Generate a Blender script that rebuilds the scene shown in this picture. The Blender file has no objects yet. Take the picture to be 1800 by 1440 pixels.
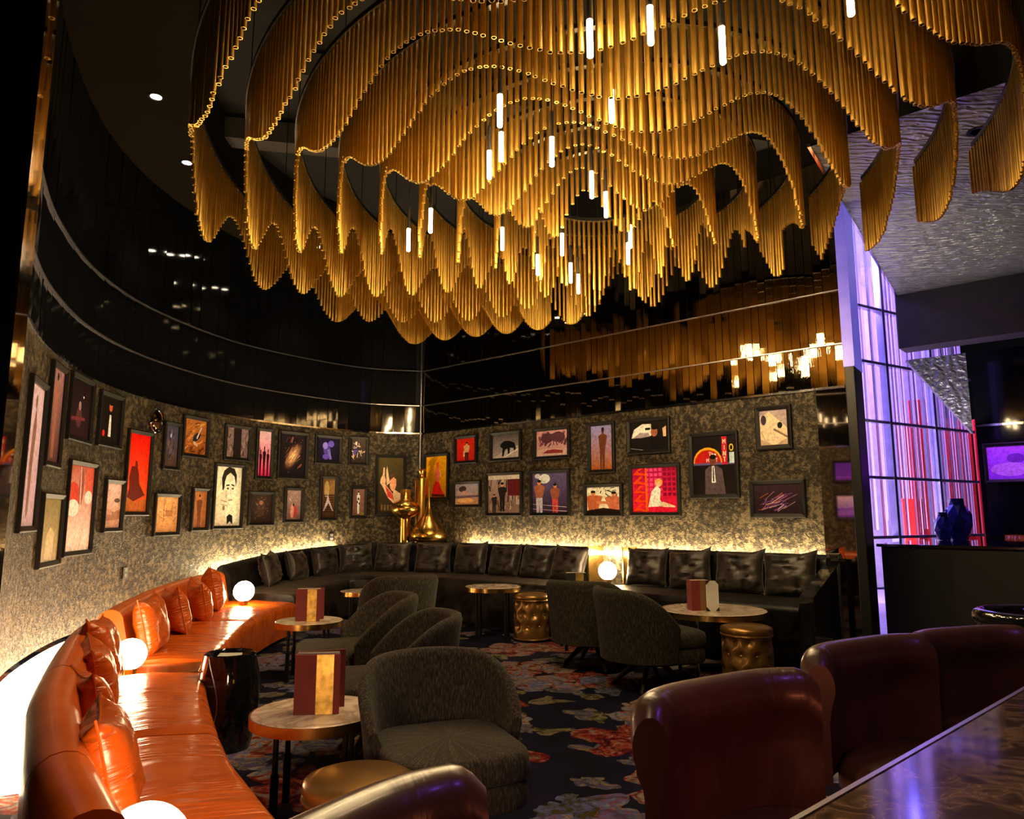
import bpy, math, random
from mathutils import Vector, noise
R = math.radians
random.seed(7)
scene = bpy.context.scene
col = scene.collection
# ------------------------------------------------------------------ camera, world, exposure
cam_d = bpy.data.cameras.new('camera'); cam = bpy.data.objects.new('camera', cam_d); col.objects.link(cam)
cam_d.sensor_width = 36; cam_d.lens = 25.6; cam_d.clip_start = .05; cam_d.clip_end = 200
cam.location = (0, 0, 1.25); cam.rotation_euler = (R(90 + 8.36), 0, 0)
scene.camera = cam
w = bpy.data.worlds.new('world'); scene.world = w; w.use_nodes = True
w.node_tree.nodes['Background'].inputs[0].default_value = (.010, .009, .012, 1)
w.node_tree.nodes['Background'].inputs[1].default_value = .25
vs = scene.view_settings
vs.view_transform = 'Standard'; vs.look = 'None'; vs.exposure = 0.0; vs.gamma = 1.0; vs.use_curve_mapping = False
try:
    scene.cycles.sample_clamp_indirect = 4.0
    scene.cycles.sample_clamp_direct = 30.0
    scene.cycles.max_bounces = 6; scene.cycles.diffuse_bounces = 2; scene.cycles.glossy_bounces = 3; scene.cycles.transmission_bounces = 6
    scene.cycles.adaptive_threshold = .02
    scene.cycles.caustics_reflective = False; scene.cycles.caustics_refractive = False
except Exception:
    pass

def light(name, kind, loc, energy, color, target=None, size=.1, spot=60, blend=.6, size_y=None, parent=None):
    d = bpy.data.lights.new(name, kind); o = bpy.data.objects.new(name, d); col.objects.link(o)
    d.energy = energy; d.color = color; o.location = loc
    if kind == 'AREA':
        d.size = size
        if size_y: d.shape = 'RECTANGLE'; d.size_y = size_y
    elif kind == 'SPOT':
        d.spot_size = R(spot); d.spot_blend = blend; d.shadow_soft_size = size
    else:
        d.shadow_soft_size = size
    if target is not None:
        o.rotation_euler = (Vector(target) - Vector(loc)).to_track_quat('-Z', 'Y').to_euler()
    if parent: o.parent = parent
    return o

WARM = (1.0, .66, .36)
# purple, blue and white light of the club room behind the crystal screen
light('club_light', 'AREA', (3.9, 10.6, 5.3), 420, (.16, .12, 1.0), (4.6, 12.0, 3.2), 1.2)
light('club_light', 'AREA', (6.2, 11.6, 5.3), 330, (.40, .20, 1.0), (6.4, 13.0, 1.8), 1.2)
light('club_light', 'AREA', (4.6, 10.6, .4), 200, (.75, .60, 1.0), (4.9, 12.2, 1.8), .8)
# unseen spots added over the bar: violet glint, warm fill on the stools
light('bar_fill', 'SPOT', (2.9, .4, 4.1), 45, (.36, .10, 1.0), (.9, 1.9, .8), .04, 50)
light('bar_fill', 'SPOT', (-.5, .1, 4.0), 150, (1.0, .62, .36), (.8, 1.7, .7), .3, 60)
light('under_bar_fill', 'AREA', (.95, 1.12, .80), 1.8, (1.0, .22, .10), (.55, 1.75, .62), .9, size_y=.05)  # unseen red area light added under the counter to warm the stool fronts
light('silver_fill', 'SPOT', (5.3, 8.0, 1.1), 190, (1.0, .92, .68), (4.6, 7.9, 4.2), .05, 78, .9)  # unseen fill spot added to brighten the silver ceiling
light('silver_fill', 'SPOT', (5.5, 8.9, 1.6), 150, (.80, .72, 1.0), (6.05, 9.8, 2.95), .05, 40)  # second unseen fill, added to brighten the silver bulkhead
light('vase_fill_spot', 'SPOT', (-.85, 9.25, 4.6), 110, (1, .70, .36), (-1.28, 10.0, 1.25), .04, 22)  # unseen warm spot added to brighten the golden vases
for px_, py_, e_ in ((-.84, 3.32, 85), (-1.6, 5.9, 60), (-.2, 7.8, 90), (1.6, 6.05, 70), (-1.6, 8.2, 50)):
    light('table_fill_spot', 'SPOT', (px_, py_, 4.9), e_, (1, .74, .48), (px_, py_, 0), .04, 13, .5)  # unseen spots added to brighten the marble table tops
# picture downlights in the ceiling, warm
LEFT_SPOTS = [((-2.55, 5.0, 4.66), (-3.45, 5.5, 1.6)), ((-2.954, 5.603, 4.66), (-3.65, 6.2, 1.6)), ((-3.20, 6.74, 4.66), (-3.74, 7.2, 1.6)),
              ((-2.95, 8.1, 4.66), (-3.55, 8.4, 1.7)), ((-2.5, 9.0, 4.66), (-2.9, 9.6, 1.8)), ((-1.5, 9.85, 4.66), (-1.9, 10.4, 1.8))]
for p, t in LEFT_SPOTS:
    light('picture_downlight_beam', 'SPOT', (p[0], p[1], p[2] - .06), 55, (1, .72, .50), t, .03, 62, .7)
for t_ in (.5, 1.6, 2.6, 3.6, 4.6, 5.3):
    bx_, by_ = -1.33 + .748 * t_, 10.62 - .664 * t_
    light('picture_downlight_beam', 'SPOT', (bx_ - .664 * .5, by_ - .748 * .5, 4.6), 34, (1, .76, .60), (bx_, by_, 1.7), .03, 52, .7)

# ------------------------------------------------------------------ materials
MATS = {}
def nodes_of(name):
    m = bpy.data.materials.new(name); m.use_nodes = True
    nt = m.node_tree; b = nt.nodes['Principled BSDF']
    return m, nt, b
def N(nt, t, **kw):
    n = nt.nodes.new(t)
    for k, v in kw.items():
        if k.startswith('i_'):
            n.inputs[k[2:].replace('_', ' ')].default_value = v
        else:
            setattr(n, k, v)
    return n
def ramp(nt, fac, stops, interp='LINEAR'):
    r = nt.nodes.new('ShaderNodeValToRGB'); r.color_ramp.interpolation = interp
    e = r.color_ramp.elements
    while len(e) < len(stops): e.new(.5)
    for i, (p, c) in enumerate(stops):
        e[i].position = p; e[i].color = (*c, 1) if len(c) == 3 else c
    nt.links.new(fac, r.inputs[0]); return r.outputs[0]
def coords(nt, kind='Object', scale=(1, 1, 1)):
    t = nt.nodes.new('ShaderNodeTexCoord'); mp = nt.nodes.new('ShaderNodeMapping')
    mp.inputs['Scale'].default_value = scale
    nt.links.new(t.outputs[kind], mp.inputs[0]); return mp.outputs[0]
def mat(name, c, rough=.5, metal=0.0, spec=.5, emit=None, es=0, coat=0, trans=0, ior=1.45, var=.12, vscale=8, bump=0, bscale=60, stretch=(1, 1, 1), kind='Object', aniso=0):
    """plain principled material whose colour is varied by a little noise"""
    if name in MATS: return MATS[name]
    m, nt, b = nodes_of(name); L = nt.links.new
    b.inputs['Roughness'].default_value = rough; b.inputs['Metallic'].default_value = metal
    b.inputs['Specular IOR Level'].default_value = spec; b.inputs['Coat Weight'].default_value = coat
    b.inputs['Transmission Weight'].default_value = trans; b.inputs['IOR'].default_value = ior
    b.inputs['Anisotropic'].default_value = aniso
    v = coords(nt, kind, stretch)
    n = N(nt, 'ShaderNodeTexNoise', i_Scale=vscale, i_Detail=4.0); L(v, n.inputs['Vector'])
    lo = tuple(max(0, x * (1 - var)) for x in c); hi = tuple(min(1, x * (1 + var)) for x in c)
    L(ramp(nt, n.outputs[0], [(.3, lo), (.7, hi)]), b.inputs['Base Color'])
    if emit:
        b.inputs['Emission Color'].default_value = (*emit, 1); b.inputs['Emission Strength'].default_value = es
    if bump:
        n2 = N(nt, 'ShaderNodeTexNoise', i_Scale=bscale, i_Detail=5.0); L(v, n2.inputs['Vector'])
        bp = N(nt, 'ShaderNodeBump', i_Strength=bump, i_Distance=.01); L(n2.outputs[0], bp.inputs['Height']); L(bp.outputs[0], b.inputs['Normal'])
    MATS[name] = m; return m

def m_wallpaper():
    m, nt, b = nodes_of('mottled_wallpaper'); L = nt.links.new
    v = coords(nt)
    n = N(nt, 'ShaderNodeTexNoise', i_Scale=22.0, i_Detail=6.0, i_Roughness=.72); L(v, n.inputs['Vector'])
    n3 = N(nt, 'ShaderNodeTexNoise', i_Scale=3.0, i_Detail=3.0); L(v, n3.inputs['Vector'])
    mx = N(nt, 'ShaderNodeMath', operation='MULTIPLY_ADD'); L(n3.outputs[0], mx.inputs[0]); mx.inputs[1].default_value = .22; L(n.outputs[0], mx.inputs[2])
    c = ramp(nt, mx.outputs[0], [(.50, (.011, .008, .005)), (.60, (.028, .021, .012)), (.70, (.115, .088, .048))])
    L(c, b.inputs['Base Color'])
    vo = N(nt, 'ShaderNodeTexVoronoi', i_Scale=75.0); L(v, vo.inputs['Vector'])
    L(ramp(nt, vo.outputs['Color'], [(0, (.34,) * 3), (1, (.85,) * 3)]), b.inputs['Roughness'])
    b.inputs['Metallic'].default_value = .08; b.inputs['Specular IOR Level'].default_value = .22
    bp = N(nt, 'ShaderNodeBump', i_Strength=.55, i_Distance=.006); L(vo.outputs['Distance'], bp.inputs['Height']); L(bp.outputs[0], b.inputs['Normal'])
    return m
def m_leather(name, lo, hi, rough, sheen_scale=(30, 3.2, 1), bump=.35, coat=.2):
    """leather with pulled creases across it; UV u runs along the seat, v across it"""
    m, nt, b = nodes_of(name); L = nt.links.new
    v = coords(nt, 'UV', sheen_scale)
    n0 = N(nt, 'ShaderNodeTexNoise', i_Scale=1.0, i_Detail=2.0, i_Distortion=1.4); L(v, n0.inputs['Vector'])
    vm = coords(nt, 'UV', (2.2, 3.0, 1)); nm = N(nt, 'ShaderNodeTexNoise', i_Scale=1.0, i_Detail=2.0); L(vm, nm.inputs['Vector'])
    n = N(nt, 'ShaderNodeMath', operation='MULTIPLY'); L(ramp(nt, n0.outputs[0], [(.40, (0, 0, 0)), (.62, (1, 1, 1))]), n.inputs[0]); L(ramp(nt, nm.outputs[0], [(.42, (.04,) * 3), (.66, (1, 1, 1))]), n.inputs[1])
    v2 = coords(nt, 'Object'); n2 = N(nt, 'ShaderNodeTexNoise', i_Scale=6.0, i_Detail=5.0); L(v2, n2.inputs['Vector'])
    L(ramp(nt, n2.outputs[0], [(.3, lo), (.7, hi)]), b.inputs['Base Color'])
    b.inputs['Roughness'].default_value = rough; b.inputs['Coat Weight'].default_value = coat; b.inputs['Coat Roughness'].default_value = .15
    bp = N(nt, 'ShaderNodeBump', i_Strength=bump, i_Distance=.03); L(n.outputs[0], bp.inputs['Height']); L(bp.outputs[0], b.inputs['Normal'])
    return m
def m_velvet(name, c, sheen=.3):
    m, nt, b = nodes_of(name); L = nt.links.new
    v = coords(nt, 'Object', (1, 1, 1)); n = N(nt, 'ShaderNodeTexNoise', i_Scale=5.0, i_Detail=4.0, i_Distortion=1.2); L(v, n.inputs['Vector'])
    L(ramp(nt, n.outputs[0], [(.38, tuple(x * .25 for x in c)), (.62, tuple(x * 2.2 for x in c))]), b.inputs['Base Color'])  # sheen patches are mottled into the base colour
    L(ramp(nt, n.outputs[0], [(.35, (.30,) * 3), (.7, (.50,) * 3)]), b.inputs['Roughness'])
    b.inputs['Sheen Weight'].default_value = sheen; b.inputs['Sheen Tint'].default_value = (.8, .65, .5, 1); b.inputs['Specular IOR Level'].default_value = .35 if sheen > .2 else .2; b.inputs['Sheen Roughness'].default_value = .4
    bp = N(nt, 'ShaderNodeBump', i_Strength=.3, i_Distance=.03); L(n.outputs[0], bp.inputs['Height']); L(bp.outputs[0], b.inputs['Normal'])
    return m
def m_marble(name, base, vein, rough, scale=5, w0=.47, w1=.53):
    m, nt, b = nodes_of(name); L = nt.links.new
    v = coords(nt); n = N(nt, 'ShaderNodeTexNoise', i_Scale=scale, i_Detail=7.0, i_Distortion=1.6); L(v, n.inputs['Vector'])
    mid = tuple((x + y) / 2 for x, y in zip(base, vein))
    L(ramp(nt, n.outputs[0], [(w0 - .12, base), (w0, mid), (.5, vein), (w1, mid), (w1 + .1, base)]), b.inputs['Base Color'])
    b.inputs['Roughness'].default_value = rough; return m
def m_carpet():
    m, nt, b = nodes_of('floral_carpet'); L = nt.links.new
    def mth(op, a, bb=None, c=None):
        n = nt.nodes.new('ShaderNodeMath'); n.operation = op
        for i, x in enumerate((a, bb, c)):
            if x is None: continue
            if isinstance(x, (int, float)): n.inputs[i].default_value = x
            else: L(x, n.inputs[i])
        return n.outputs[0]
    base = coords(nt)
    wn = N(nt, 'ShaderNodeTexNoise', i_Scale=3.0, i_Detail=3.0); L(base, wn.inputs['Vector'])
    off = N(nt, 'ShaderNodeVectorMath', operation='SCALE'); L(wn.outputs['Color'], off.inputs[0]); off.inputs['Scale'].default_value = .42
    warp = N(nt, 'ShaderNodeVectorMath', operation='ADD'); L(base, warp.inputs[0]); L(off.outputs[0], warp.inputs[1])
    def layer(prev, scale, petals, size, stops, shift, thr):
        mp = nt.nodes.new('ShaderNodeMapping'); mp.inputs['Location'].default_value = (shift, shift * .7, 0); L(warp.outputs[0], mp.inputs[0])
        vo = N(nt, 'ShaderNodeTexVoronoi', i_Scale=scale, i_Randomness=.85, voronoi_dimensions='2D'); L(mp.outputs[0], vo.inputs['Vector'])
        sc = N(nt, 'ShaderNodeVectorMath', operation='SCALE'); sc.inputs['Scale'].default_value = 1.0; L(mp.outputs[0], sc.inputs[0])
        d = N(nt, 'ShaderNodeVectorMath', operation='SUBTRACT'); L(sc.outputs[0], d.inputs[0]); L(vo.outputs['Position'], d.inputs[1])
        sp = nt.nodes.new('ShaderNodeSeparateXYZ'); L(d.outputs[0], sp.inputs[0])
        ang = mth('ARCTAN2', sp.outputs[1], sp.outputs[0])
        r = mth('MULTIPLY', mth('SQRT', mth('ADD', mth('POWER', sp.outputs[0], 2.0), mth('POWER', sp.outputs[1], 2.0))), scale)
        cs = nt.nodes.new('ShaderNodeSeparateXYZ'); L(vo.outputs['Color'], cs.inputs[0])
        rnd, rnd2 = cs.outputs[0], cs.outputs[1]
        sw = mth('ADD', mth('MULTIPLY', ang, petals), mth('ADD', mth('MULTIPLY', rnd, 6.28), mth('MULTIPLY', r, 5.0)))
        pet = mth('ABSOLUTE', mth('SINE', mth('MULTIPLY', sw, .5)))
        edge = mth('MULTIPLY', mth('ADD', mth('MULTIPLY', pet, .45), .55), size)
        inside = mth('LESS_THAN', r, edge); on = mth('GREATER_THAN', rnd2, thr)
        mask = mth('MULTIPLY', inside, on)
        fn = N(nt, 'ShaderNodeTexNoise', i_Scale=22.0, i_Detail=3.0); L(warp.outputs[0], fn.inputs['Vector'])
        tone = mth('ADD', mth('MULTIPLY', rnd, .62), mth('ADD', mth('MULTIPLY', pet, .22), mth('MULTIPLY', mth('SUBTRACT', fn.outputs[0], .5), 1.5)))
        c = ramp(nt, tone, stops)
        ringd = mth('ABSOLUTE', mth('SINE', mth('MULTIPLY', r, 17.0)))
        dk = N(nt, 'ShaderNodeMix', data_type='RGBA', blend_type='MULTIPLY'); dk.inputs[0].default_value = 1.0
        L(c, dk.inputs[6]); L(ramp(nt, mth('MULTIPLY', ringd, pet), [(.0, (.45,) * 3), (.35, (1,) * 3)]), dk.inputs[7])
        mx = N(nt, 'ShaderNodeMix', data_type='RGBA'); L(mask, mx.inputs[0]); L(prev, mx.inputs[6]); L(dk.outputs[2], mx.inputs[7])
        return mx.outputs[2]
    g = N(nt, 'ShaderNodeTexNoise', i_Scale=4.0, i_Detail=3.0); L(base, g.inputs['Vector'])
    ground = ramp(nt, g.outputs[0], [(.3, (.006, .006, .014)), (.6, (.012, .011, .035)), (.8, (.035, .02, .06))])
    c1 = layer(ground, 3.4, 3.0, .42, [(.1, (.10, .09, .03)), (.35, (.40, .33, .16)), (.6, (.08, .09, .22)), (.9, (.42, .30, .08))], 3.1, .45)
    c2 = layer(c1, 1.25, 5.0, .46, [(.05, (.10, .006, .016)), (.22, (.36, .030, .020)), (.36, (.46, .13, .06)), (.5, (.46, .40, .30)), (.64, (.16, .20, .40)), (.78, (.26, .19, .36)), (.9, (.34, .05, .03)), (1, (.5, .36, .14))], 0, .16)
    c3 = layer(c2, 2.3, 4.0, .36, [(.1, (.36, .07, .03)), (.35, (.50, .43, .28)), (.6, (.20, .22, .44)), (.9, (.10, .08, .02))], 7.7, .5)
    dm = N(nt, 'ShaderNodeMix', data_type='RGBA', blend_type='MULTIPLY'); dm.inputs[0].default_value = 1.0; L(c3, dm.inputs[6]); dm.inputs[7].default_value = (.50, .50, .56, 1); L(dm.outputs[2], b.inputs['Base Color']); b.inputs['Roughness'].default_value = .95; b.inputs['Specular IOR Level'].default_value = .1
    fz = N(nt, 'ShaderNodeTexNoise', i_Scale=400.0); L(base, fz.inputs['Vector'])
    bp = N(nt, 'ShaderNodeBump', i_Strength=.4, i_Distance=.004); L(fz.outputs[0], bp.inputs['Height']); L(bp.outputs[0], b.inputs['Normal'])
    return m
def m_silver():
    """hammered silver leaf on the low ceiling"""
    m, nt, b = nodes_of('silver_leaf'); L = nt.links.new
    v = coords(nt, 'Object', (1.0, 2.2, 1.6)); n = N(nt, 'ShaderNodeTexNoise', i_Scale=4.5, i_Detail=6.0, i_Distortion=1.5); L(v, n.inputs['Vector'])
    wv = N(nt, 'ShaderNodeTexWave', i_Scale=2.4, i_Distortion=9.0, i_Detail=3.0, bands_direction='Y'); L(v, wv.inputs['Vector'])
    wv.inputs['Detail Scale'].default_value = 2.0
    L(ramp(nt, n.outputs[0], [(.3, (.20, .19, .155)), (.7, (.34, .325, .27))]), b.inputs['Base Color'])
    b.inputs['Metallic'].default_value = .55; b.inputs['Roughness'].default_value = .42
    bp = N(nt, 'ShaderNodeBump', i_Strength=.5, i_Distance=.05); L(wv.outputs[0], bp.inputs['Height']); L(bp.outputs[0], b.inputs['Normal'])
    return m
def m_tweed():
    m, nt, b = nodes_of('grey_tweed'); L = nt.links.new
    v = coords(nt, 'UV', (120, 16, 1)); n = N(nt, 'ShaderNodeTexNoise', i_Scale=1.5, i_Detail=3.0); L(v, n.inputs['Vector'])
    v2 = coords(nt, 'Object', (160, 160, 30)); n2 = N(nt, 'ShaderNodeTexNoise', i_Scale=1.0, i_Detail=2.0); L(v2, n2.inputs['Vector'])
    mx = N(nt, 'ShaderNodeMath', operation='MULTIPLY_ADD'); L(n.outputs[0], mx.inputs[0]); mx.inputs[1].default_value = .5
    hf = N(nt, 'ShaderNodeMath', operation='MULTIPLY'); L(n2.outputs[0], hf.inputs[0]); hf.inputs[1].default_value = .5; L(hf.outputs[0], mx.inputs[2])
    L(ramp(nt, mx.outputs[0], [(.36, (.012, .010, .007)), (.5, (.034, .028, .019)), (.64, (.085, .072, .048))]), b.inputs['Base Color'])
    b.inputs['Roughness'].default_value = .9; b.inputs['Sheen Weight'].default_value = .06; b.inputs['Specular IOR Level'].default_value = .2
    bp = N(nt, 'ShaderNodeBump', i_Strength=.4, i_Distance=.004); L(n2.outputs[0], bp.inputs['Height']); L(bp.outputs[0], b.inputs['Normal'])
    return m
def m_print():
    """printed photograph: colour comes from the inks of the print, with a little grain"""
    m, nt, b = nodes_of('printed_picture'); L = nt.links.new
    a = N(nt, 'ShaderNodeVertexColor', layer_name='ink')
    v = coords(nt, 'Object', (1, 1, 1)); n = N(nt, 'ShaderNodeTexNoise', i_Scale=38.0, i_Detail=4.0); L(v, n.inputs['Vector'])
    mx = N(nt, 'ShaderNodeMix', data_type='RGBA', blend_type='MULTIPLY'); mx.inputs[0].default_value = 1.0; mx.clamp_result = True
    gn = N(nt, 'ShaderNodeMix', data_type='RGBA', blend_type='MULTIPLY'); gn.inputs[0].default_value = 1.0; gn.clamp_result = True
    gm = N(nt, 'ShaderNodeGamma'); gm.inputs[1].default_value = 1.3; L(a.outputs[0], gm.inputs[0]); L(gm.outputs[0], gn.inputs[6]); gn.inputs[7].default_value = (2.0, 2.0, 2.0, 1)
    L(gn.outputs[2], mx.inputs[6]); L(ramp(nt, n.outputs[0], [(.3, (.62,) * 3), (.6, (1,) * 3)]), mx.inputs[7])
    L(mx.outputs[2], b.inputs['Base Color']); b.inputs['Roughness'].default_value = .45
    b.inputs['Specular IOR Level'].default_value = .12
    return m

WALLPAPER = m_wallpaper(); CARPET = m_carpet(); SILVER = m_silver(); TWEED = m_tweed(); PRINT = m_print()
ORANGE = m_leather('orange_leather', (.50, .080, .004), (.68, .125, .005), .27, (13, 1.6, 1), .55)
ORANGE_B = m_leather('orange_back_leather', (.50, .080, .004), (.64, .115, .005), .32, (3, 2, 1), .10)
ORANGE_P = m_leather('orange_pillow_leather', (.48, .075, .004), (.64, .112, .005), .30, (3, 5, 1), .5)
VELVET = m_velvet('black_velvet', (.003, .0027, .0027), .05); VELVET_P = m_velvet('sheen_velvet', (.022, .017, .014), .25)  # cushion velvet paler, its sheen put into the colour
VELVET_S = m_velvet('lit_velvet_seat', (.010, .008, .007), .12)  # paler copy of the black velvet, light on the long seat put into colour
BROWN_L = m_leather('brown_leather', (.042, .018, .012), (.070, .028, .018), .34, (10, 3, 1), .10, .25)
GOLD_L = m_leather('gold_leather', (.24, .125, .03), (.34, .18, .05), .30, (5, 5, 1), .15, .2); 
for n_ in GOLD_L.node_tree.nodes:
    if n_.type == 'BSDF_PRINCIPLED': n_.inputs['Metallic'].default_value = .75
MARBLE = m_marble('cream_marble', (.80, .64, .50), (.42, .28, .20), .14, 4)
EMPERADOR = m_marble('brown_marble', (.032, .019, .012), (.16, .095, .055), .09, 13, .485, .515)
BRASS = mat('brass', (.62, .40, .12), .22, 1); GOLD = mat('polished_gold', (.80, .46, .10), .20, 1)
TUBE = mat('bronze_tube', (.86, .55, .12), .34, 1, var=.12, vscale=3)
DARK = mat('matt_black', (.008, .007, .007), .8); BLACKM = mat('black_metal', (.012, .012, .013), .35, .5)
CEIL = mat('taupe_plaster', (.010, .0075, .005), .95, 0, .04, var=.05, vscale=2)
LACQ = mat('black_lacquer', (.006, .006, .007), .06, 0, .6, coat=.4)
CHROME = mat('chrome', (.72, .70, .72), .08, 1); SATIN = mat('satin_steel', (.62, .60, .66), .28, 1)
MIRROR = mat('bronze_mirror', (.42, .36, .32), .03, 1); MIRROR2 = mat('smoked_mirror', (.40, .32, .21), .02, 1, bump=.03, bscale=2.0, stretch=(3, 1, .6))
BGLASS = mat('black_glass', (.004, .004, .0045), .05, 0, .22)
FRAME = mat('black_frame', (.005, .004, .0035), .45, 0, .3)
GLOBE = mat('opal_globe', (.9, .85, .75), .4, emit=(1.0, .72, .40), es=55)
ROD = mat('lit_acrylic', (.9, .8, .6), .4, emit=(1.0, .72, .36), es=520)
LED = mat('led_diffuser', (.9, .85, .75), .5, emit=(1.0, .76, .44), es=19)
LED2 = mat('led_strip', (.9, .85, .75), .5, emit=(1.0, .76, .42), es=200)
DOWN = mat('downlight_lens', (.9, .9, .85), .4, emit=(1.0, .86, .66), es=18)
CLEAR = mat('crystal', (.96, .95, 1.0), .02, 0, .5, trans=1, ior=1.45, var=.01)
WHITE = mat('white_plaster', (.78, .76, .80), .7); RED = mat('red_lacquer', (.70, .03, .02), .3)
BLUEG = mat('cobalt_glass', (.02, .02, .22), .05, 0, .6, trans=.25, coat=.5)
MAROON = mat('maroon_cloth', (.20, .028, .024), .7); GOLDFOIL = mat('gold_foil', (.62, .40, .09), .38, .7, var=.45, vscale=30)
PAPER = mat('cream_paper', (.72, .68, .60), .8); WOODD = mat('dark_wood', (.012, .009, .007), .45)
RUBBER = mat('dark_recess', (.004, .004, .004), .95)

# ------------------------------------------------------------------ mesh builder
class MB:
    def __init__(s): s.v = []; s.f = []; s.m = []; s.uv = []; s.c = []
    def add(s, vs, fs, mi=0, uvs=None, c=None):
        o = len(s.v); s.v += [tuple(x) for x in vs]
        for k, f in enumerate(fs):
            s.f.append([i + o for i in f]); s.m.append(mi); s.uv.append(uvs[k] if uvs else None); s.c.append(c[k] if isinstance(c, list) else c)
    def box(s, c, d, mi=0, rz=0):
        x, y, z = d[0] / 2, d[1] / 2, d[2] / 2; ca, sa = math.cos(rz), math.sin(rz)
        P = [(a * x, b * y, e * z) for a in (-1, 1) for b in (-1, 1) for e in (-1, 1)]
        P = [(c[0] + p[0] * ca - p[1] * sa, c[1] + p[0] * sa + p[1] * ca, c[2] + p[2]) for p in P]
        s.add(P, [(0, 1, 3, 2), (4, 6, 7, 5), (0, 4, 5, 1), (2, 3, 7, 6), (0, 2, 6, 4), (1, 5, 7, 3)], mi)
    def tube(s, p0, p1, r0, r1=None, n=12, mi=0):
        r1 = r0 if r1 is None else r1; p0 = Vector(p0); p1 = Vector(p1); d = (p1 - p0).normalized()
        a = d.orthogonal().normalized(); b = d.cross(a)
        V = []
        for p, r in ((p0, r0), (p1, r1)):
            V += [p + (a * math.cos(2 * math.pi * k / n) + b * math.sin(2 * math.pi * k / n)) * r for k in range(n)]
        s.add(V, [(k, (k + 1) % n, n + (k + 1) % n, n + k) for k in range(n)] + [tuple(range(n))[::-1], tuple(range(n, 2 * n))], mi)
    def lathe(s, prof, n=32, c=(0, 0, 0), mi=0, fn=None):
        V = []; U = []
        for j, (r, z) in enumerate(prof):
            for k in range(n):
                a = 2 * math.pi * k / n; rr = r * (fn(a, z) if fn else 1)
                V.append((c[0] + rr * math.cos(a), c[1] + rr * math.sin(a), c[2] + z))
        Fs = []
        for j in range(len(prof) - 1):
            for k in range(n):
                Fs.append((j * n + k, j * n + (k + 1) % n, (j + 1) * n + (k + 1) % n, (j + 1) * n + k))
                U.append([(k / n, prof[j][1]), ((k + 1) / n, prof[j][1]), ((k + 1) / n, prof[j + 1][1]), (k / n, prof[j + 1][1])])
        if prof[0][0] > 1e-4: Fs.append(tuple(range(n))[::-1]); U.append([(0, 0)] * n)
        if prof[-1][0] > 1e-4: m0 = (len(prof) - 1) * n; Fs.append(tuple(range(m0, m0 + n))); U.append([(0, 0)] * n)
        s.add(V, Fs, mi, U)
    def sphere(s, c, r, n=16, m=10, mi=0, sz=1):
        s.lathe([(max(1e-5, r * math.sin(math.pi * j / m)), -r * sz * math.cos(math.pi * j / m)) for j in range(m + 1)], n, c, mi)
    def sweep(s, path, prof, mi=0, zf=None, closed=True):
        """path: (x, y) points; prof: (offset to the room side, z). zf(i, n, z) may alter heights"""
        n = len(path); k = len(prof); V = []; ac = [0]
        for i in range(1, n): ac.append(ac[-1] + math.dist(path[i], path[i - 1]))
        pl = [0]
        for j in range(1, k): pl.append(pl[-1] + math.dist(prof[j], prof[j - 1]))
        for i in range(n):
            a = path[max(0, i - 1)]; b = path[min(n - 1, i + 1)]
            t = Vector((b[0] - a[0], b[1] - a[1])).normalized(); nx, ny = t.y, -t.x
            for (o, z) in prof:
                V.append((path[i][0] + nx * o, path[i][1] + ny * o, zf(i / (n - 1), z) if zf else z))
        Fs = []; U = []
        for i in range(n - 1):
            for j in range(k if closed else k - 1):
                j2 = (j + 1) % k
                Fs.append((i * k + j, i * k + j2, (i + 1) * k + j2, (i + 1) * k + j))
                pj2 = pl[j2] if j2 else pl[-1] + .1
                U.append([(ac[i], pl[j]), (ac[i], pj2), (ac[i + 1], pj2), (ac[i + 1], pl[j])])
        if closed:
            Fs.append(tuple(range(k))[::-1]); U.append([(0, 0)] * k); m0 = (n - 1) * k
            Fs.append(tuple(range(m0, m0 + k))); U.append([(0, 0)] * k)
        s.add(V, Fs, mi, U)
    def grid(s, nu, nv, fn, mi=0, wrap_u=False):
        """fn(u, v) -> point for u, v in 0..1"""
        V = [fn(i / nu, j / nv) for i in range(nu + (0 if wrap_u else 1)) for j in range(nv + 1)]
        Fs = []; U = []; W = nu if wrap_u else nu + 1
        for i in range(nu):
            for j in range(nv):
                a = i * (nv + 1) + j; b = ((i + 1) % W) * (nv + 1) + j
                Fs.append((a, b, b + 1, a + 1)); U.append([(i / nu, j / nv), ((i + 1) / nu, j / nv), ((i + 1) / nu, (j + 1) / nv), (i / nu, (j + 1) / nv)])
        s.add(V, Fs, mi, U)
    def mesh(s, name, smooth=True, angle=38, weld=False):
        me = bpy.data.meshes.new(name); me.from_pydata(s.v, [], s.f)
        me.polygons.foreach_set('material_index', s.m)
        if any(u for u in s.uv):
            ul = me.uv_layers.new(name='uv')
            for p, u in zip(me.polygons, s.uv):
                if u:
                    for li, q in zip(p.loop_indices, u): ul.data[li].uv = q
        if any(c is not None for c in s.c):
            ca = me.color_attributes.new('ink', 'FLOAT_COLOR', 'CORNER')
            for p, c in zip(me.polygons, s.c):
                if c is None: continue
                for q, li in enumerate(p.loop_indices):
                    cc = c[q % len(c)] if isinstance(c[0], (tuple, list)) else c
                    ca.data[li].color = (*cc, 1)
        if weld:
            import bmesh
            bm = bmesh.new(); bm.from_mesh(me); bmesh.ops.remove_doubles(bm, verts=bm.verts, dist=1e-4)
            bmesh.ops.recalc_face_normals(bm, faces=bm.faces); bm.to_mesh(me); bm.free()
        if smooth:
            me.polygons.foreach_set('use_smooth', [True] * len(me.polygons)); me.set_sharp_from_angle(angle=R(angle))
        me.update(); return me
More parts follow.
